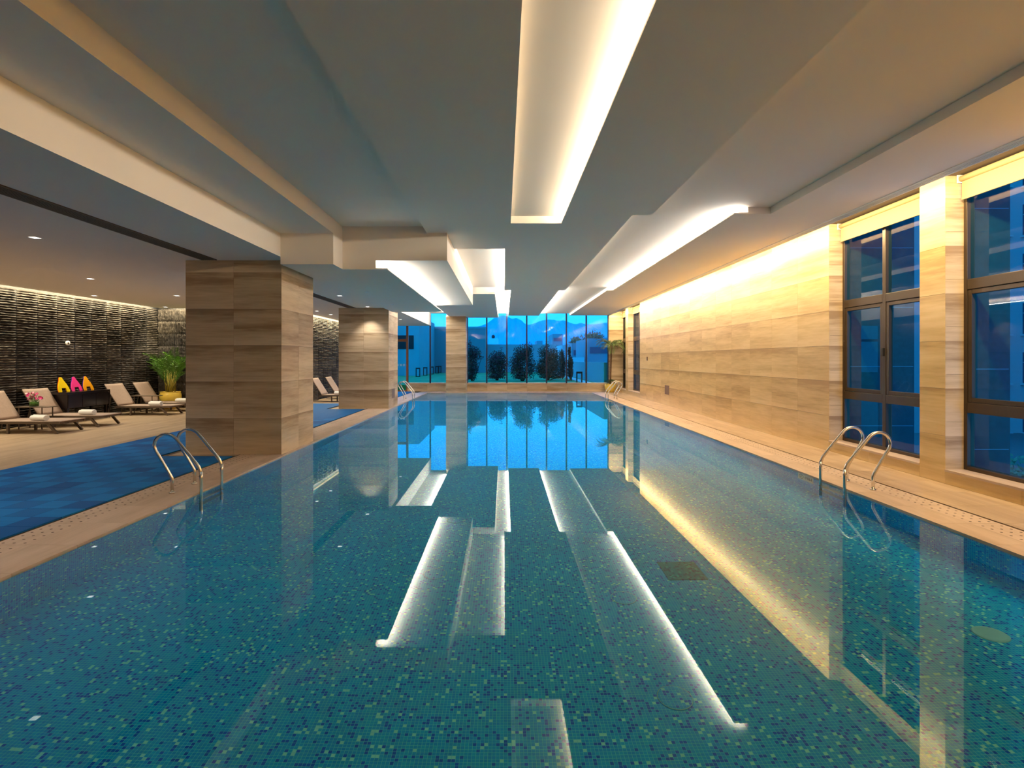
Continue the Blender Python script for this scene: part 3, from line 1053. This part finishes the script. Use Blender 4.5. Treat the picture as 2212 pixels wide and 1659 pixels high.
def make_towel():
    b = MB()
    n, L = 110, .36
    ring_o, prof = [], []
    turns = 3.2
    for k in range(n):
        a = 2 * math.pi * turns * k / (n - 1)
        r = .012 + .062 * k / (n - 1)
        prof.append((r * math.cos(a), r * math.sin(a)))
    for xs in (-L / 2, -L / 2 + .012, L / 2 - .012, L / 2):
        for (yy, zz) in prof:
            s = .97 if abs(xs) > L / 2 - .005 else 1
            b.v.append((xs, yy * s, zz * s * .92 + .072))
    for q in range(3):
        for k in range(n - 1):
            a = q * n + k
            b.f.append((a, a + 1, a + n + 1, a + n))
    o = b.build('rolled_towel', M['towel'], None, True)
    so = o.modifiers.new('thickness', 'SOLIDIFY')
    so.thickness = .013
    return o
tw = make_towel()
tspots = [(-9.86, 11.30, .18, 'rolled white towel on the lounger cut by the picture edge'),
          (-9.78, 12.50, .12, 'rolled white towel on the lounger beside the vase table'),
          (-9.80, 14.98, .15, 'rolled white towel on the lounger beside the kickboard console'),
          (-9.74, 16.10, .15, 'rolled white towel on the lounger by the yellow pot'),
          (-6.05, 19.6, 0, 'rolled white towel on the lounger between the columns')]
for i, (x, y, rz, l) in enumerate(tspots):
    o = tw if i == 0 else tw.copy()
    if i: COL.objects.link(o)
    o.location = (x, y, .268 - .012)
    o.rotation_euler = (0, 0, -rz)
    tag(o, l, 'towel', 'rolled white towels on the loungers')

# side tables
def make_table():
    t = empty('side_table')
    MB().box(-.38, .38, -.17, .17, .485, .50).build('table_top', M['taupe_frame'], t, bevel=.003)
    for x in (-.26, .26):
        for y in (-.14, .14):
            MB().bar((x, y, .485), (x, y, 0), .018, .018).build('leg', M['taupe_frame'], t)
    for x in (-.26, .26):
        MB().bar((x, -.14, .05), (x, .14, .05), .014, .014).build('foot_rail', M['taupe_frame'], t)
    return t
tb = make_table()
tb.location = (-10.6, 12.06, 0)
tag(tb, 'thin bronze side table carrying the orchid vase', 'table', 'thin side tables between the loungers')
tb2 = copy_tree(tb)
tb2.location = (-10.55, 15.715, 0)
tag(tb2, 'thin bare bronze side table beside the lounger by the yellow pot', 'table', 'thin side tables between the loungers')

# orchid vase
v = thing('flower_vase', 'short glass vase of pink orchids on the side table', 'vase', (-10.62, 12.04, .50))
MB().lathe([(.088, 0), (.092, .004), (.092, .15), (.086, .15), (.085, .012)], seg=26).build('glass_vase', M['vase_glass'], v, True)
MB().lathe([(.082, .014), (.082, .105), (.03, .11)], seg=22).build('moss', plain('moss', (.06, .13, .012), .9, noise=.4, nscale=50), v, True)
pinks = [plain('petal_%d' % i, c, .6) for i, c in enumerate([(.75, .06, .28), (.82, .16, .40), (.62, .03, .20), (.85, .42, .52)])]
random.seed(5)
stems = MB()
for k in range(26):
    a = random.uniform(0, 6.28); r = random.uniform(.01, .14); z = .20 + random.uniform(-.03, .12) - r * .15
    c0 = Vector((r * math.cos(a), r * math.sin(a), z))
    stems.tube([(0.02 * math.cos(a), .02 * math.sin(a), .10), (c0.x * .6, c0.y * .6, z * .8), tuple(c0)], .003, 5)
    fl = MB()
    up = Vector((random.uniform(-1, 1), random.uniform(-1, 1), random.uniform(.1, 1))).normalized()
    u = up.orthogonal().normalized(); w_ = up.cross(u)
    for q in range(5):
        an = q * 2 * math.pi / 5
        d = u * math.cos(an) + w_ * math.sin(an); sd = up.cross(d)
        R = random.uniform(.03, .04)
        fl.quad(c0, c0 + d * R * .6 + sd * R * .42 + up * .006, c0 + d * R + up * .012, c0 + d * R * .6 - sd * R * .42 + up * .006)
    fl.build('blossom', random.choice(pinks), v)
stems.build('stems', plain('orchid_stem', (.05, .12, .02), .7), v)

# dark console with kickboards
cs = thing('console_table', 'low black lacquered console against the dark stone wall', 'table', (-10.9, 13.7, 0))
x0, x1, y0, y1 = -11.16, -10.66, 12.985, 14.42
MB().box(x0, x1, y0, y1, .70, .755).build('console_top', M['dark_wood'], cs, world=True, bevel=.004)
MB().box(x0 + .03, x1 - .02, y0 + .05, y1 - .05, .36, .70).build('cabinet_body', M['dark_wood'], cs, world=True)
for k in range(3):
    a = y0 + .055 + k * .445
    MB().box(x1 - .02, x1 - .006, a + .004, a + .438, .37, .69).build('drawer_front', M['dark_wood'], cs, world=True, bevel=.003)
for (xx, yy) in ((x0 + .05, y0 + .08), (x1 - .06, y0 + .08), (x0 + .05, y1 - .08), (x1 - .06, y1 - .08)):
    MB().box(xx - .03, xx + .03, yy - .03, yy + .03, 0, .36).build('leg', M['dark_wood'], cs, world=True)
MB().box(x1 - .012, x1, y1 - .04, y1, 0, .70).build('end_panel', M['dark_wood'], cs, world=True)

def kick_outline():
    pts = [(-.16, 0), (-.165, .05)]
    for k in range(1, 8):
        u = k / 8
        pts.append((-.165 + .125 * u ** 1.6, .05 + .28 * u))
    for k in range(7):
        a = math.pi * (1 - k / 6)
        pts.append((.048 * math.cos(a), .335 + .045 * math.sin(a)))
    pts += [(-a, z) for a, z in reversed(pts[2:9])]
    pts += [(.165, .05), (.16, 0), (.075, 0), (.062, .10), (-.062, .10), (-.075, 0)]
    return pts
kicks = [(13.155, (.85, .62, .0), (.80, .16, .0), 'yellow foam kickboard with orange back standing on the black console'),
         (13.55, (.85, .04, .28), (.12, .02, .30), 'pink foam kickboard with purple back standing on the black console'),
         (13.93, (.85, .36, .0), (.10, .02, .32), 'orange foam kickboard with purple back standing on the black console')]
for (y, ca, cb_, l) in kicks:
    lean = Vector((-.30, 0, 1)).normalized()
    t = thing('kickboard', l, 'kickboard', (-10.86, y, .757), group='foam kickboards on the console')
    n_ = Vector((1, 0, .30)).normalized()
    out = kick_outline()
    MB().prism(out, n_ * .0 + Vector((0, 0, .0)), (0, 1, 0), lean, n_ * .018).build('foam_front', plain('foam_a', ca, .7, spec=.2), t, bevel=.004)
    MB().prism(out, n_ * -.016 + Vector((0, 0, .005)), (0, 1, 0), lean, n_ * .0155).build('foam_back', plain('foam_b', cb_, .7, spec=.2), t, bevel=.004)

# ------------------------------------------------------------------ plants indoors
yellow = plain('yellow_glaze', (.80, .58, .10), .3, noise=.05, nscale=6)
soil = plain('soil', (.03, .02, .012), .95)
def pot(t, R, H):
    pr = [(.60 * R, 0), (.66 * R, .01), (.86 * R, .30 * H), (.99 * R, .62 * H), (1.0 * R, .80 * H), (.93 * R, .93 * H), (.90 * R, .95 * H), (.95 * R, .97 * H), (.95 * R, H), (.86 * R, H), (.84 * R, .9 * H)]
    MB().lathe(pr, seg=32).build('pot', yellow, t, True)
    MB().lathe([(.84 * R, .86 * H), (.84 * R, .89 * H), (.02, .90 * H)], seg=24).build('soil', soil, t)
leaf_a = plain('areca_leaf', (.075, .19, .014), .5, noise=.35, nscale=5)
leaf_b = plain('palm_leaf', (.07, .12, .02), .55, noise=.3, nscale=5)
cane = plain('areca_cane', (.30, .24, .03), .6)

def frond(base, direction, length, droop, leaf_len, pairs, width, twist=0.0):
    """returns (rachis points, leaf MB): arching frond with paired leaflets"""
    d = Vector(direction).normalized()
    pts = []
    p = Vector(base)
    dv = d.copy()
    n = 12
    for i in range(n + 1):
        pts.append(p.copy())
        dv = (dv + Vector((0, 0, -droop / n * (i / n + .25)))).normalized()
        p = p + dv * (length / n)
    return pts

def frond_obj(pts, leaf_len, pairs, width, mat, t, start=.25, vee=.35, seed=0, rach=.006, clamp=None):
    r = random.Random(seed)
    b = MB()
    b.tube([tuple(p) for p in pts], [rach * (1 - .75 * i / (len(pts) - 1)) for i in range(len(pts))], 5)
    n = len(pts) - 1
    for k in range(pairs):
        u = start + (1 - start) * (k + .5) / pairs
        i = min(int(u * n), n - 1)
        q = pts[i].lerp(pts[i + 1], u * n - i)
        tg = (pts[i + 1] - pts[i]).normalized()
        sd = tg.cross(Vector((0, 0, 1)))
        if sd.length < .05: sd = Vector((1, 0, 0))
        sd.normalize()
        up = sd.cross(tg).normalized()
        L = leaf_len * (1 - .55 * abs(u - .45) / .55) * r.uniform(.85, 1.1)
        for s in (-1, 1):
            d = (sd * s + tg * .75 + up * vee * r.uniform(.5, 1.2)).normalized()
            m1 = q + d * L * .5 + Vector((0, 0, -.02 * L))
            tip = q + d * L + Vector((0, 0, -.28 * L))
            wv = tg * width
            b.quad(q - wv * .3, m1 - wv, tip, m1 + wv)
    if clamp:
        (x0, x1, y0, y1) = clamp
        b.v = [(min(max(a, x0), x1), min(max(c_, y0), y1), z) for a, c_, z in b.v]
    return b.build('frond', mat, t)

random.seed(21)
ar = thing('potted_areca_palm', 'bushy green areca palm in a round yellow pot by the dark return wall', 'plant', (-10.62, 16.96, 0))
pot(ar, .31, .54)
cn = MB()
for k in range(34):
    a = k * 2.399
    r0, r1 = random.uniform(.0, .14), random.uniform(.05, .22)
    hgt = random.uniform(.75, 1.25)
    b0 = Vector((r0 * math.cos(a), r0 * math.sin(a), .49))
    b1 = Vector((r1 * math.cos(a), r1 * math.sin(a), hgt))
    cn.tube([b0, b0.lerp(b1, .5) + Vector((0, 0, .02)), b1], [.013, .011, .008], 6)
    el = random.uniform(.7, 2.4)
    pts = frond(b1, (math.cos(a) , math.sin(a), el), random.uniform(.65, .98), random.uniform(.9, 1.7), 0, 0, 0)
    for p_ in pts:
        p_.x = max(p_.x, -.5); p_.y = min(p_.y, .33)
    frond_obj(pts, .30, 20, .011, leaf_a, ar, .12, .4, k, clamp=(-.56, 9, -9, .31))
cn.build('canes', cane, ar, True)

pm = thing('potted_palm', 'slender palm with drooping fronds in a yellow pot at the far window corner', 'plant', (5.08, 25.42, 0))
pot(pm, .27, .40)
tr = MB()
tr.tube([(0, 0, .35), (.01, 0, .8), (.03, 0, 1.4), (.045, 0, 1.95), (.05, 0, 2.2)], [.045, .042, .045, .05, .07], 12)
tr.build('trunk', plain('palm_trunk', (.13, .07, .035), .9, noise=.4, nscale=30, bump=.6), pm, True)
for k in range(22):
    a = k * 2.399
    el = random.uniform(.1, 1.4)
    L = random.uniform(.65, .95)
    pts = frond((.05, 0, 2.2), (math.cos(a), math.sin(a), el), L, random.uniform(1.8, 3.0), 0, 0, 0)
    for p_ in pts:
        p_.x = min(p_.x, .6); p_.y = min(p_.y, .40)
    frond_obj(pts, .28, 20, .013, leaf_b, pm, .15, .1, 100 + k, clamp=(-9, .74, -9, .46))
random.seed(8)
fl = MB()
for k in range(420):
    a = random.uniform(0, 6.28); rr = random.uniform(.05, .33)
    z = .40 + .18 * (1 - (rr / .33) ** 2) + random.uniform(-.05, .04) - (.14 if rr > .28 and random.random() < .5 else 0)
    c0 = Vector((rr * math.cos(a), rr * math.sin(a), z))
    d = Vector((math.cos(a) + random.uniform(-.6, .6), math.sin(a) + random.uniform(-.6, .6), random.uniform(-.4, .8))).normalized()
    s_ = d.cross(Vector((0, 0, 1))).normalized() * .018
    fl.quad(c0, c0 + d * .03 + s_, c0 + d * .06, c0 + d * .03 - s_)
o = fl.build('underplanting', plain('ivy_leaf', (.03, .12, .015), .5), pm)
o['kind'] = 'stuff'

# ------------------------------------------------------------------ outdoors beyond the far windows
GZ = .30
grass = plain('lawn_grass', (.02, .26, .09), .9, noise=.3, nscale=1.5)
tag(MB().box(-30, 5.0, 26.3, 52, GZ - .5, GZ).build('lawn', grass), 'green lawn of the roof garden beyond the far windows', 'lawn', kind='stuff')
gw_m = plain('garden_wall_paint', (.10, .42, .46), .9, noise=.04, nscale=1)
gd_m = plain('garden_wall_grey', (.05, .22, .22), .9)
tag(MB().box(-1.7, 5.1, 52, 52.4, GZ, 3.02).build('garden_wall', gw_m), 'long pale garden wall closing the lawn behind the bushes', 'wall')
t = thing('garden_building', 'tall pale blank building at the left of the lawn', 'building', (-6.5, 50, GZ))
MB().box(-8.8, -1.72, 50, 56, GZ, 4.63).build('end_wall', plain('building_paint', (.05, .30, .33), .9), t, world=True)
MB().box(-8.8, -6.5, 40.8, 50, GZ, 4.9).build('wing', gw_m, t, world=True)
MB().box(-12, -8.8, 40.0, 50, GZ, 4.6).build('side_block', gd_m, t, world=True)
MB().box(-8.8, -6.9, 40.76, 40.8, 2.35, 3.4).build('canopy_panel', M['black'], t, world=True)
MB().box(-8.75, -1.75, 49.97, 50, 4.45, 4.63).build('parapet_band', gw_m, t, world=True)
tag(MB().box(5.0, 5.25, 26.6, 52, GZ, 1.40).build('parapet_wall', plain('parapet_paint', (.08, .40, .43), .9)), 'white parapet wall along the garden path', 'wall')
tag(MB().box(4.25, 4.75, 26.6, 52, GZ, GZ + .015).build('garden_path', plain('path_stone', (.5, .55, .56), .9)), 'narrow white stone path along the parapet', 'path')

bol_m = plain('bollard_metal', (.006, .007, .010), .5)
def bollard(x, y, h, l, wd=.26):
    t = thing('garden_bollard', l, 'bollard', (x, y, GZ), group='dark frame bollard lights')
    for s in (-1, 1):
        MB().box(s * wd / 2 - .03, s * wd / 2 + .03, -.05, .05, 0, h).build('post', bol_m, t)
    MB().box(-wd / 2 + .03, wd / 2 - .03, -.05, .05, h - .10, h).build('lamp_head', bol_m, t)
    MB().box(-wd / 2 + .03, wd / 2 - .03, -.05, .05, 0, .04).build('base', bol_m, t)
for (x, y, l) in ((-6.19, 38.4, 'in front of the dark wing'), (-6.05, 41.0, 'at the corner of the pale wing'), (-6.05, 44.7, 'middle of the row along the pale wing'),
                  (-6.0, 47.9, 'near the inner corner of the building'), (-6.0, 51.4 - 1.6, 'against the end wall')):
    bollard(x, y, .66, 'dark frame bollard light on the lawn ' + l)
bollard(3.97, 28.0, .62, 'dark frame bollard light beside the parapet, open against the white wall')
bollard(3.87, 31.5, .72, 'dark frame bollard light beside the dark conifer')

leaf_dark = plain('bush_leaf', (.02, .055, .035), .7, noise=.5, nscale=8)
leaf_red = plain('bush_leaf_red', (.09, .02, .04), .7, noise=.5, nscale=8)
bark = plain('bush_bark', (.03, .02, .015), .9)
def bush(name, label, x, y, blobs, n, mats, size=.08, cat='bush', seed=1):
    r = random.Random(seed)
    t = thing(name, label, cat, (x, y, GZ))
    for mi, m in enumerate(mats):
        b = MB()
        for k in range(n // len(mats)):
            (bx, bz, rx, rz) = r.choices(blobs, [q_[2] * q_[2] * q_[3] for q_ in blobs])[0]
            while True:
                u = Vector((r.gauss(0, .55), r.gauss(0, .55), r.gauss(0, .55)))
                if u.length < 1.15: break
            c0 = Vector((bx + u.x * rx, u.y * rx * .8, bz + u.z * rz))
            if c0.z < .12: c0.z = .12 + r.random() * .1
            d = Vector((r.uniform(-1, 1), r.uniform(-1, 1), r.uniform(-.6, 1))).normalized()
            s_ = d.orthogonal().normalized() * size * .42
            b.quad(c0, c0 + d * size * .5 + s_, c0 + d * size, c0 + d * size * .5 - s_)
        o = b.build('foliage', m, t)
        o['kind'] = 'stuff'
    tb_ = MB()
    for (bx, bz, rx, rz) in blobs:
        tb_.tube([(bx * .15, 0, 0), (bx * .6, 0, bz * .5), (bx, 0, bz)], [.03, .02, .008], 6)
    tb_.build('stems', bark, t)
    return t
SC = 31 / F
def bl(cx, lst, D=31):
    s = D / F
    return [((x - cx) * s, (EYE - (y - CY) * s) - GZ, rx * s, rz * s) for (x, y, rx, rz) in lst]
bush('garden_shrub', 'tall thin shrub with purple leaves right of the narrow pier', px(1020, 0, 31).x, 31,
     bl(1020, [(1015, 745, 5, 12), (1022, 765, 17, 16), (1018, 795, 15, 22), (1016, 818, 12, 12), (1040, 773, 5, 4)]), 3000, [leaf_dark, leaf_red], seed=1)
bush('garden_shrub', 'rounded reddish shrub on the lawn, second from the narrow pier', px(1073, 0, 31).x, 32.0,
     bl(1073, [(1073, 778, 20, 20), (1062, 795, 12, 20), (1085, 790, 13, 24), (1072, 812, 20, 14), (1083, 752, 4, 3)]), 3800, [leaf_dark, leaf_red], seed=2)
bush('garden_shrub', 'wide spreading dark shrub in the middle of the lawn', px(1128, 0, 31).x, 31,
     bl(1128, [(1130, 768, 20, 22), (1115, 785, 14, 20), (1122, 805, 18, 20), (1143, 755, 9, 14), (1146, 795, 12, 24), (1115, 755, 6, 5)]), 4600, [leaf_dark, leaf_dark, leaf_red], seed=3)
bush('garden_shrub', 'dense dark evergreen shrub beside the conifers', px(1188, 0, 31).x, 32.3,
     bl(1188, [(1180, 765, 14, 20), (1198, 775, 20, 24), (1190, 800, 26, 24), (1172, 795, 14, 20), (1185, 745, 5, 8), (1212, 815, 10, 12)]), 6500, [leaf_dark], seed=4)
bush('conifer', 'slim dark columnar conifer left of the bollard light', px(1232, 0, 33).x, 33,
     bl(1232, [(1230, 760, 3, 12), (1232, 785, 5, 16), (1232, 805, 5, 12)], 33), 2200, [leaf_dark], cat='tree', seed=5)
bush('conifer', 'slim dark conifer behind the dense evergreen shrub', px(1215, 0, 34).x, 34,
     bl(1215, [(1214, 765, 4, 10), (1215, 785, 6, 18), (1215, 805, 6, 12)], 34), 2200, [leaf_dark], cat='tree', seed=6)

# city and mountains behind the garden
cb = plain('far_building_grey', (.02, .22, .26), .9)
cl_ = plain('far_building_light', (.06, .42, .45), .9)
win_m = plain('far_window', (.03, .06, .10), .3)
def far_building(label, x0, x1, ytop, D, depth, mat, floors=0, cols=0, roofbox=None):
    a, b_ = px(x0, ytop, D), px(x1, ytop, D)
    t = thing('far_building', label, 'building', ((a.x + b_.x) / 2, D, -8))
    MB().box(a.x, b_.x, D, D + depth, -8, a.z).build('tower', mat, t, world=True)
    for k in range(floors):
        z = a.z - 3.2 * k - 1.2
        MB().box(a.x + .3, b_.x - .3, D - .12, D, z - .9, z).build('window_band', win_m, t, world=True)
    return t
far_building('slim grey tower block in the far city', 1193.5, 1215.5, 721, 150, 14, cb, 3)
far_building('low grey tower beside the slim tower block', 1183.5, 1192.5, 728, 170, 14, cl_, 2)
far_building('small dark roof house above the garden wall', 1159.5, 1172, 736, 120, 8, cb)
far_building('broad dark block with roof trees behind the parapet', 1235, 1265.5, 741, 90, 14, cb, 4)
far_building('large dark block with roof trees beside the palm', 1269.5, 1330, 731, 74, 12, cb, 4)
far_building('pale low block behind the conifers', 1211, 1234, 746, 130, 14, cl_, 2)
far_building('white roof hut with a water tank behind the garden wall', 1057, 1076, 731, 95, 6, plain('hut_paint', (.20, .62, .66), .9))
tk = thing('water_tank', 'round dark water tank on the white roof hut', 'tank', px(1065, 731, 95) + Vector((0, 2, .0)))
MB().lathe([(.05, 0), (.28, .15), (.32, .4), (.28, .62), (.05, .75)], (0, 0, 0), 14).build('tank_body', M['black'], tk, True)
far_building('white low terrace behind the parapet', 1237, 1262, 772, 70, 8, cl_)
def roof_trees(label, x0, x1, y, D, seed):
    a = px((x0 + x1) / 2, y, D)
    t = thing('roof_tree', label, 'tree', (a.x, D + 3, a.z))
    r = random.Random(seed)
    b = MB()
    s = D / F
    for k in range(900):
        u = Vector((r.gauss(0, .42), r.gauss(0, .4), abs(r.gauss(0, .5))))
        c0 = Vector((u.x * (x1 - x0) / 2 * s, u.y, u.z * 11 * s))
        d = Vector((r.uniform(-1, 1), r.uniform(-1, 1), r.uniform(-1, 1))).normalized()
        s_ = d.orthogonal().normalized() * .14
        b.quad(c0, c0 + d * .2 + s_, c0 + d * .4, c0 + d * .2 - s_)
    o = b.build('foliage', leaf_green, t); o['kind'] = 'stuff'
leaf_green = plain('roof_tree_leaf', (.08, .20, .12), .8)
roof_trees('roof trees on the broad dark block', 1237, 1265, 741, 90, 3)
roof_trees('roof trees on the large dark block beside the palm', 1268, 1310, 731, 74, 4)

ridge = [(880, 716), (960, 712), (1030, 706), (1050, 700), (1066, 688), (1085, 681), (1098, 684), (1106, 689), (1116, 687), (1126, 692), (1134, 699), (1140, 701.5), (1150, 700), (1158, 697),
         (1172, 692), (1186, 690.5), (1198, 691), (1206, 693), (1218, 692), (1228, 696), (1238, 699.5), (1246, 700), (1254, 697.5), (1262, 699), (1276, 701), (1290, 699.5), (1306, 697), (1340, 690), (1420, 702), (1600, 712)]
mt = MB()
rng = random.Random(4)
D0, D1 = 900.0, 1500.0
nx, ny = 220, 10
def rz(x):
    for (a, b_) in zip(ridge, ridge[1:]):
        if a[0] <= x <= b_[0]:
            u = (x - a[0]) / (b_[0] - a[0])
            return a[1] * (1 - u) + b_[1] * u
    return 716
for j in range(ny + 1):
    v_ = j / ny
    D = D0 + (D1 - D0) * v_
    for i in range(nx + 1):
        x = 880 + 720 * i / nx
        top = (776 - rz(x) + rng.uniform(-.4, .4)) * D1 / F
        z = -20 + (top + EYE + 20) * (v_ ** .7) + (rng.uniform(-3, 3) if 0 < j < ny else 0)
        mt.v.append(((x - CX) * D1 / F, D, z))
for i in range(nx + 1):
    p_ = mt.v[ny * (nx + 1) + i]
    mt.v.append((p_[0], p_[1] + 400, -20))
for j in range(ny + 1):
    for i in range(nx):
        a = j * (nx + 1) + i
        mt.f.append((a, a + 1, a + nx + 2, a + nx + 1))
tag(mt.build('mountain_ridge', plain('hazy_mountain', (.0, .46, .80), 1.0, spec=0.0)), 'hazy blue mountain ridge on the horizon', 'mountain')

# beyond the right hand windows: fins and the neighbouring apartment block
fin_m = plain('dark_facade_panel', (.01, .05, .07), .8, noise=.15, nscale=12)
seam = plain('facade_seam', (.06, .22, .32), .8)
def fin(label, y, x1):
    t = thing('facade_fin', label, 'wall', ((GX + .3 + x1) / 2, y, -3))
    MB().box(GX + .07, x1, y, y + .3, -3, 9).build('fin_slab', fin_m, t, world=True)
    for k in range(-1, 7):
        MB().box(GX + .08, x1 - .02, y - .004, y, .42 + 1.02 * k, .43 + 1.02 * k).build('panel_seam', seam, t, world=True)
fin('dark panelled outside fin seen through the window between the stone piers', 9.16, (1975 - CX) * 9.16 / F)
fin('dark panelled outside fin seen through the nearest window', 6.76, (2182 - CX) * 6.76 / F)
fin('dark panelled fin added to block the sky behind the far window by the stone wall', 23.95, 9.0)  # added fin: darkens the view so the panes show the stone's reflection
fin('dark panelled fin added to block the sky at the far corner window', 26.25, 9.5)  # also added, shuts the bright sky out of the corner panes
ab = thing('apartment_block', 'neighbouring apartment block with stacked windows beyond the right windows', 'building', (38, 34, -6))
x0 = .77 * 33
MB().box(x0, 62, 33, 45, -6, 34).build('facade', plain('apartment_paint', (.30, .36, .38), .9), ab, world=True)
MB().box(34.5, 60, -30, 32.9, -6, 60).build('side_block', plain('sky_screen_paint', (.06, .09, .10), .9), ab, world=True)  # unseen wing, added to cut the blue sky light through the right windows
fr_m = plain('apartment_frame', (.35, .42, .44), .7)
wme = MB().box(-1.1, 1.1, 0, .1, -.95, .95).mesh('apartment_window', win_m)
wfr = MB().box(-.04, .04, -.03, .1, -.95, .95)
wfr.box(-1.1, 1.1, -.03, .1, .30, .36); wfr.box(-1.25, 1.25, -.15, .1, -1.08, -.98)
wfr = wfr.mesh('apartment_window_frame', fr_m)
for k in range(11):
    for j in range(9):
        xx = x0 + .55 + 1.1 + k * 3.1
        o = inst('window', wme, (xx, 32.95, -2.0 + 3.05 * j), ab)
        f_ = bpy.data.objects.new('window_frame', wfr)
        COL.objects.link(f_); f_.parent = o
tag(MB().box(5.9, 70, 6, 60, -3.2, -3.0).build('outside_ground', plain('dark_paving', (.08, .10, .11), .9)), 'dark ground outside the right hand windows', 'ground', kind='structure')
bush('garden_shrub', 'low green shrub outside the nearest right window', 13.5, 14, [(0, 1.2, .8, .8), (.9, .9, .7, .6), (-.7, .7, .6, .6)], 2500, [leaf_green], .12, seed=9).location.z = -3.0
